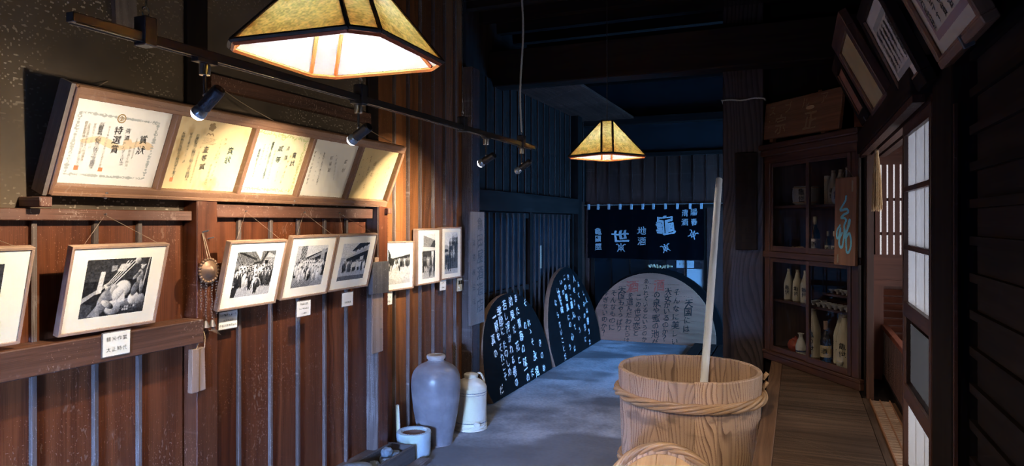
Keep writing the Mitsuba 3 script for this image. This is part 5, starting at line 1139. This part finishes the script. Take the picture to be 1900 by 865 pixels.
for i, (x, y, z) in enumerate(cups):
    up = z > 1; grp, where, n0, tot = ('cups on the raised shelf', 'on the narrow raised shelf', 14, 4) if up else (('cups beside the wrapped bottles', 'beside the three small wrapped bottles', 0, 4) if x < .61 else (('cups in the front row', 'in the front row', 4, 6) if y < .08 else ('cups in the second row', 'just under the raised shelf', 10, 4)))
    nth = ('first', 'second', 'third', 'fourth', 'fifth', 'sixth')[i - n0]
    k = thing('sake_cup', f'white sake cup {where}, {nth} of {("four", "", "six")[tot - 4]} from its left', 'cup', grp)
    s = rc.uniform(.70, .82)
    put(lathe_v([(.001, .004), (.014 * s, 0), (.015 * s, .006), (.013 * s, .012), (.027 * s, .028 * s), (.036 * s, .045 * s), (.034 * s, .0455 * s), (.024 * s, .029 * s), (.001, .016)], 20, wcab(x, y, z)), 'porcelain', k, smooth=True)
k = thing('tokkuri', 'small white sake flask at the cabinet bottom, left of a wrapped bottle', 'flask'); stand([(.001, 0), (.032, 0), (.040, .02), (.042, .06), (.030, .105), (.016, .135), (.016, .15), (.026, .168), (.001, .160)], .410, .088, .5255, 'porcelain', k, 'body'); stand([(.0395, .018), (.0412, .02), (.0412, .03), (.0395, .032)], .410, .088, .5255, 'blue_mark', k, 'band')
k = thing('saucer', 'white saucer under the small flask at the cabinet bottom', 'saucer'); put(lathe_v([(.001, 0), (.042, .0), (.052, .006), (.050, .007), (.001, .003)], 24, wcab(.410, .088, .521)), 'porcelain', k, smooth=True)
k = thing('red_pot', 'round dark red pot at the cabinet bottom left', 'pot'); stand([(.001, 0), (.04, 0), (.062, .025), (.066, .055), (.05, .088), (.03, .098), (.03, .105), (.001, .110)], .265, .14, .521, 'red_glaze', k, 'body'); stand([(.001, 0), (.008, 0), (.01, .012), (.001, .016)], .265, .14, .630, 'red_glaze', k, 'knob', 12)
k = thing('footed_cup', 'little footed cup with painted rim in front of the biggest wrapped bottle', 'cup'); stand([(.001, 0), (.015, 0), (.009, .008), (.008, .018), (.021, .034), (.024, .052), (.022, .052), (.018, .036), (.001, .024)], .958, .030, .521, 'porcelain', k, 'bowl'); stand([(.0238, .044), (.0247, .045), (.0247, .049), (.0244, .050)], .958, .030, .521, 'plate_cream', k, 'rim_band')
k = thing('cream_dish', 'cream dish at the right end of the cabinet bottom', 'dish'); put(lathe_v([(.001, 0), (.024, 0), (.036, .016), (.035, .017), (.024, .004), (.001, .004)], 28, wcab(1.045, .055, .521)), 'plate_cream', k, smooth=True)
k = thing('paper_roll', 'tall cream paper roll standing at the right end of the lower shelf', 'paper roll'); stand([(.001, 0), (.022, 0), (.024, .02), (.022, .22), (.012, .24), (.001, .24)], 1.065, .044, .944, 'card_cream', k, 'body', 16); stand([(.0235, .10), (.0252, .101), (.0252, .115), (.0235, .116)], 1.065, .044, .944, 'box_pink', k, 'band', 16)
# --- sign leaning on top of the cabinet and the tall plank with the blue character
k = thing('brown_plaque', 'brown wooden signboard with carved pale letters lying on top of the cabinet', 'signboard')
QM = CM @ frame_m((-.008, -.006, Z1 + .046), (1, 0, -.034), (0, .10, 1)); QM[2, 3] += .006
local(k, 'board', MB().box((0, 0, -.03), (1.0, .315, 0), 0, None, .005), 'plaque_wood', QM)
for x in (.12, .80): local(k, 'foot', MB().box((x, -.013 - .02 * (1 - x), -.03), (x + .05, .001, .0), 0), 'plaque_wood', QM)
local(k, 'knob', MB().box((.70, .314, -.022), (.735, .33, -.006), 0, None, .003), 'plaque_wood', QM)
ink(k, 'lettering', write('スブルア', (.12, .80), (.235, .255), .125, .2, 210, rise=0) + write('宗正', (.255, .655), (.115, .10), .165, .3, 211, rise=0) + [Point(.09, .15).buffer(.008), Point(.09, .10).buffer(.008)], 'carved_gold', QM, .001)
ink(k, 'gilt_patch', [affinity.scale(Point(.635, .205).buffer(.05, 8), 1.1, .32)], 'straw', QM, .0006)
k = thing('character_board', 'brown plank with a flowing blue character, hung at the right edge of the cabinet', 'signboard')
BM = CM @ frame_m((1.010, -.06, 1.292), (1, 0, 0), (0, .02, 1)); local(k, 'plank', MB().box((0, 0, -.025), (.222, .625, 0), 1, None, .003), 'plaque_wood', BM)
def kp(x, y): return ((x - 678) / 168 * .222, (865 - y) / 728 * .625)
ks = [stroke([kp(*p) for p in ((770, 295), (765, 330), (735, 385), (728, 410), (775, 400), (788, 425), (755, 445), (735, 470), (760, 475), (775, 490))], .0055), stroke([kp(*p) for p in ((775, 490), (758, 540), (760, 600), (750, 690), (738, 720), (720, 690), (725, 640), (742, 600))], .0055),
      stroke([kp(*p) for p in ((725, 535), (703, 575), (700, 630), (712, 640), (730, 560), (722, 640))], .0045), stroke([kp(*p) for p in ((760, 560), (775, 600), (798, 490), (800, 520), (775, 600), (772, 640), (800, 600), (815, 680), (800, 750), (780, 745), (775, 640))], .0055)]
ink(k, 'character', [unary_union(ks).buffer(.0035)], 'sign_blue', BM, .001, 'flowing blue character'); ink(k, 'paper_slip', [sbox(.176, .52, .192, .60), sbox(.035, .015, .05, .075)], 'faint_ink', BM, .0007)
wire(k, 'cord', [(BM @ [.05, .62, -.01, 1])[:3], (BM @ [.08, .70, -.03, 1])[:3], (BM @ [.18, .62, -.01, 1])[:3]], .002, 'string')

# ================================================================== FRAMED AWARDS leaning out high on the right wall
def award(y0, y1, x, z, h, lean, rail, bsdf, mat, label, text=None, depth=.035, border=None):
    k = thing('framed_award', label, 'picture frame', 'award frames on the right wall')
    m = frame_m((x, y1, z), (0, -1, 0), (-lean, 0, 1)); w = y1 - y0
    for lo, hi, ax in (((0, 0, -depth), (w, rail, .004), 0), ((0, h - rail, -depth), (w, h, .004), 0), ((0, rail, -depth), (rail, h - rail, .004), 1), ((w - rail, rail, -depth), (w, h - rail, .004), 1)): local(k, 'rail', MB().box(lo, hi, ax, None, .003), bsdf, m)
    for lo, hi, ax in (((rail, rail, -.008), (w - rail, rail + .007, .001), 0), ((rail, rail, -.008), (rail + .007, h - rail, .001), 1), ((w - rail - .007, rail, -.008), (w - rail, h - rail, .001), 1)): local(k, 'fillet', MB().box(lo, hi, ax), 'frame_wood' if bsdf != 'frame_wood' else 'plaque_wood', m)
    local(k, 'back_board', MB().box((.004, .004, -depth), (w - .004, h - .004, -depth + .006), 0), 'dark_wood', m)
    local(k, 'sheet', MB().box((rail, rail, -.014), (w - rail, h - rail, -.012), 0), mat, m)
    if border: ink(k, 'border', [sbox(rail + .05, rail + .05, w - rail - .05, h - rail - .05).difference(sbox(rail + .075, rail + .075, w - rail - .075, h - rail - .075))], border, m, -.0115)
    if text: ink(k, 'lettering', [q for i, t in enumerate(text) for q in write(t, (w - rail - .09 - i * (w - 2 * rail - .18) / max(len(text) - 1, 1),) * 2, (h - rail - .10, rail + .10), min(.04, (w - 2 * rail) / (len(text) + 2)), .4, 230 + i)], 'ink', m, -.011)
    local(k, 'hook', MB().box((w * .6, -.010, -.02), (w * .6 + .010, .03, .010), 1, 0, .002), 'iron', m)
    return k
award(1.976, 2.520, .423, 2.083, .56, .465, .026, 'frame_wood', 'paper_cream', 'light wooden award frame with a mauve border, nearest on the right wall', ['賞状長野県品評会', '亀田屋酒造店殿清酒', '右審査の結果優等賞', 'と認めこれを授与す', '昭和三十年十月長野'], border='mauve_ink')
award(2.74, 3.285, .416, 2.085, .44, .45, .050, 'dark_wood', 'paper_white', 'dark award frame with a greyish white sheet on the right wall', ['賞状第八回清酒品評会', '亀田屋酒造店アルプス', '右審査長の報告により', '優等賞を授与する者也', '昭和二十八年五月長野'], border='grey_ink')
award(3.617, 4.302, .417, 2.135, .53, .50, .080, 'cabinet_wood', 'paper_tan', 'dark award frame with a plain tan sheet on the right wall')
award(4.86, 5.36, .42, 2.272, .46, .47, .075, 'dark_wood', 'sign_wood', 'dark award frame farthest along the right wall, above the cabinet corner')

# ================================================================== STRAW WHISK by the doorway
k = thing('straw_whisk', 'bundle of pale straw hanging at the top of the doorway', 'straw bundle')
wc = np.array([.455, 4.80, 2.05]); rw = random.Random(8); mb = MB()
for i in range(150):
    a = rw.uniform(0, 2 * pi); q = math.sqrt(rw.random()); L = rw.uniform(.34, .385); top = wc + [.006 * q * math.cos(a), .012 * q * math.sin(a), 0]
    mid = wc + [.022 * q * math.cos(a), .034 * q * math.sin(a), -.16]; bot = wc + [  .030 * q * math.cos(a) + rw.uniform(-.004, .004), .050 * q * math.sin(a), -L]
    mb.raw(*tube(curve([top, mid, bot], 3), .0022, 3, caps=False, seed=i % 9).get())
put(mb, 'straw', k, 'straws'); labels[k + '__straws'] = {'kind': 'stuff'}
put(tube([wc + [0, 0, -.03], wc + [0, 0, .03]], .013, 8), 'string', k, 'binding', smooth=True)

# ------------------------------------------------------------------ thin wires under the ceiling
for i, (a, b) in enumerate((((-3.2, 5.2, 3.482), (-2.35, 5.2, 3.535)), ((-3.2, 5.2, 3.458), (-2.35, 5.2, 3.480)))):
    k = thing('ceiling_wire', ('upper', 'lower')[i] + ' of two thin grey wires strung under the dark ceiling', 'wire', 'wires under the ceiling'); put(tube([a, b], .003, 5), 'cord', k, smooth=True)
labels.pop('camera', None)
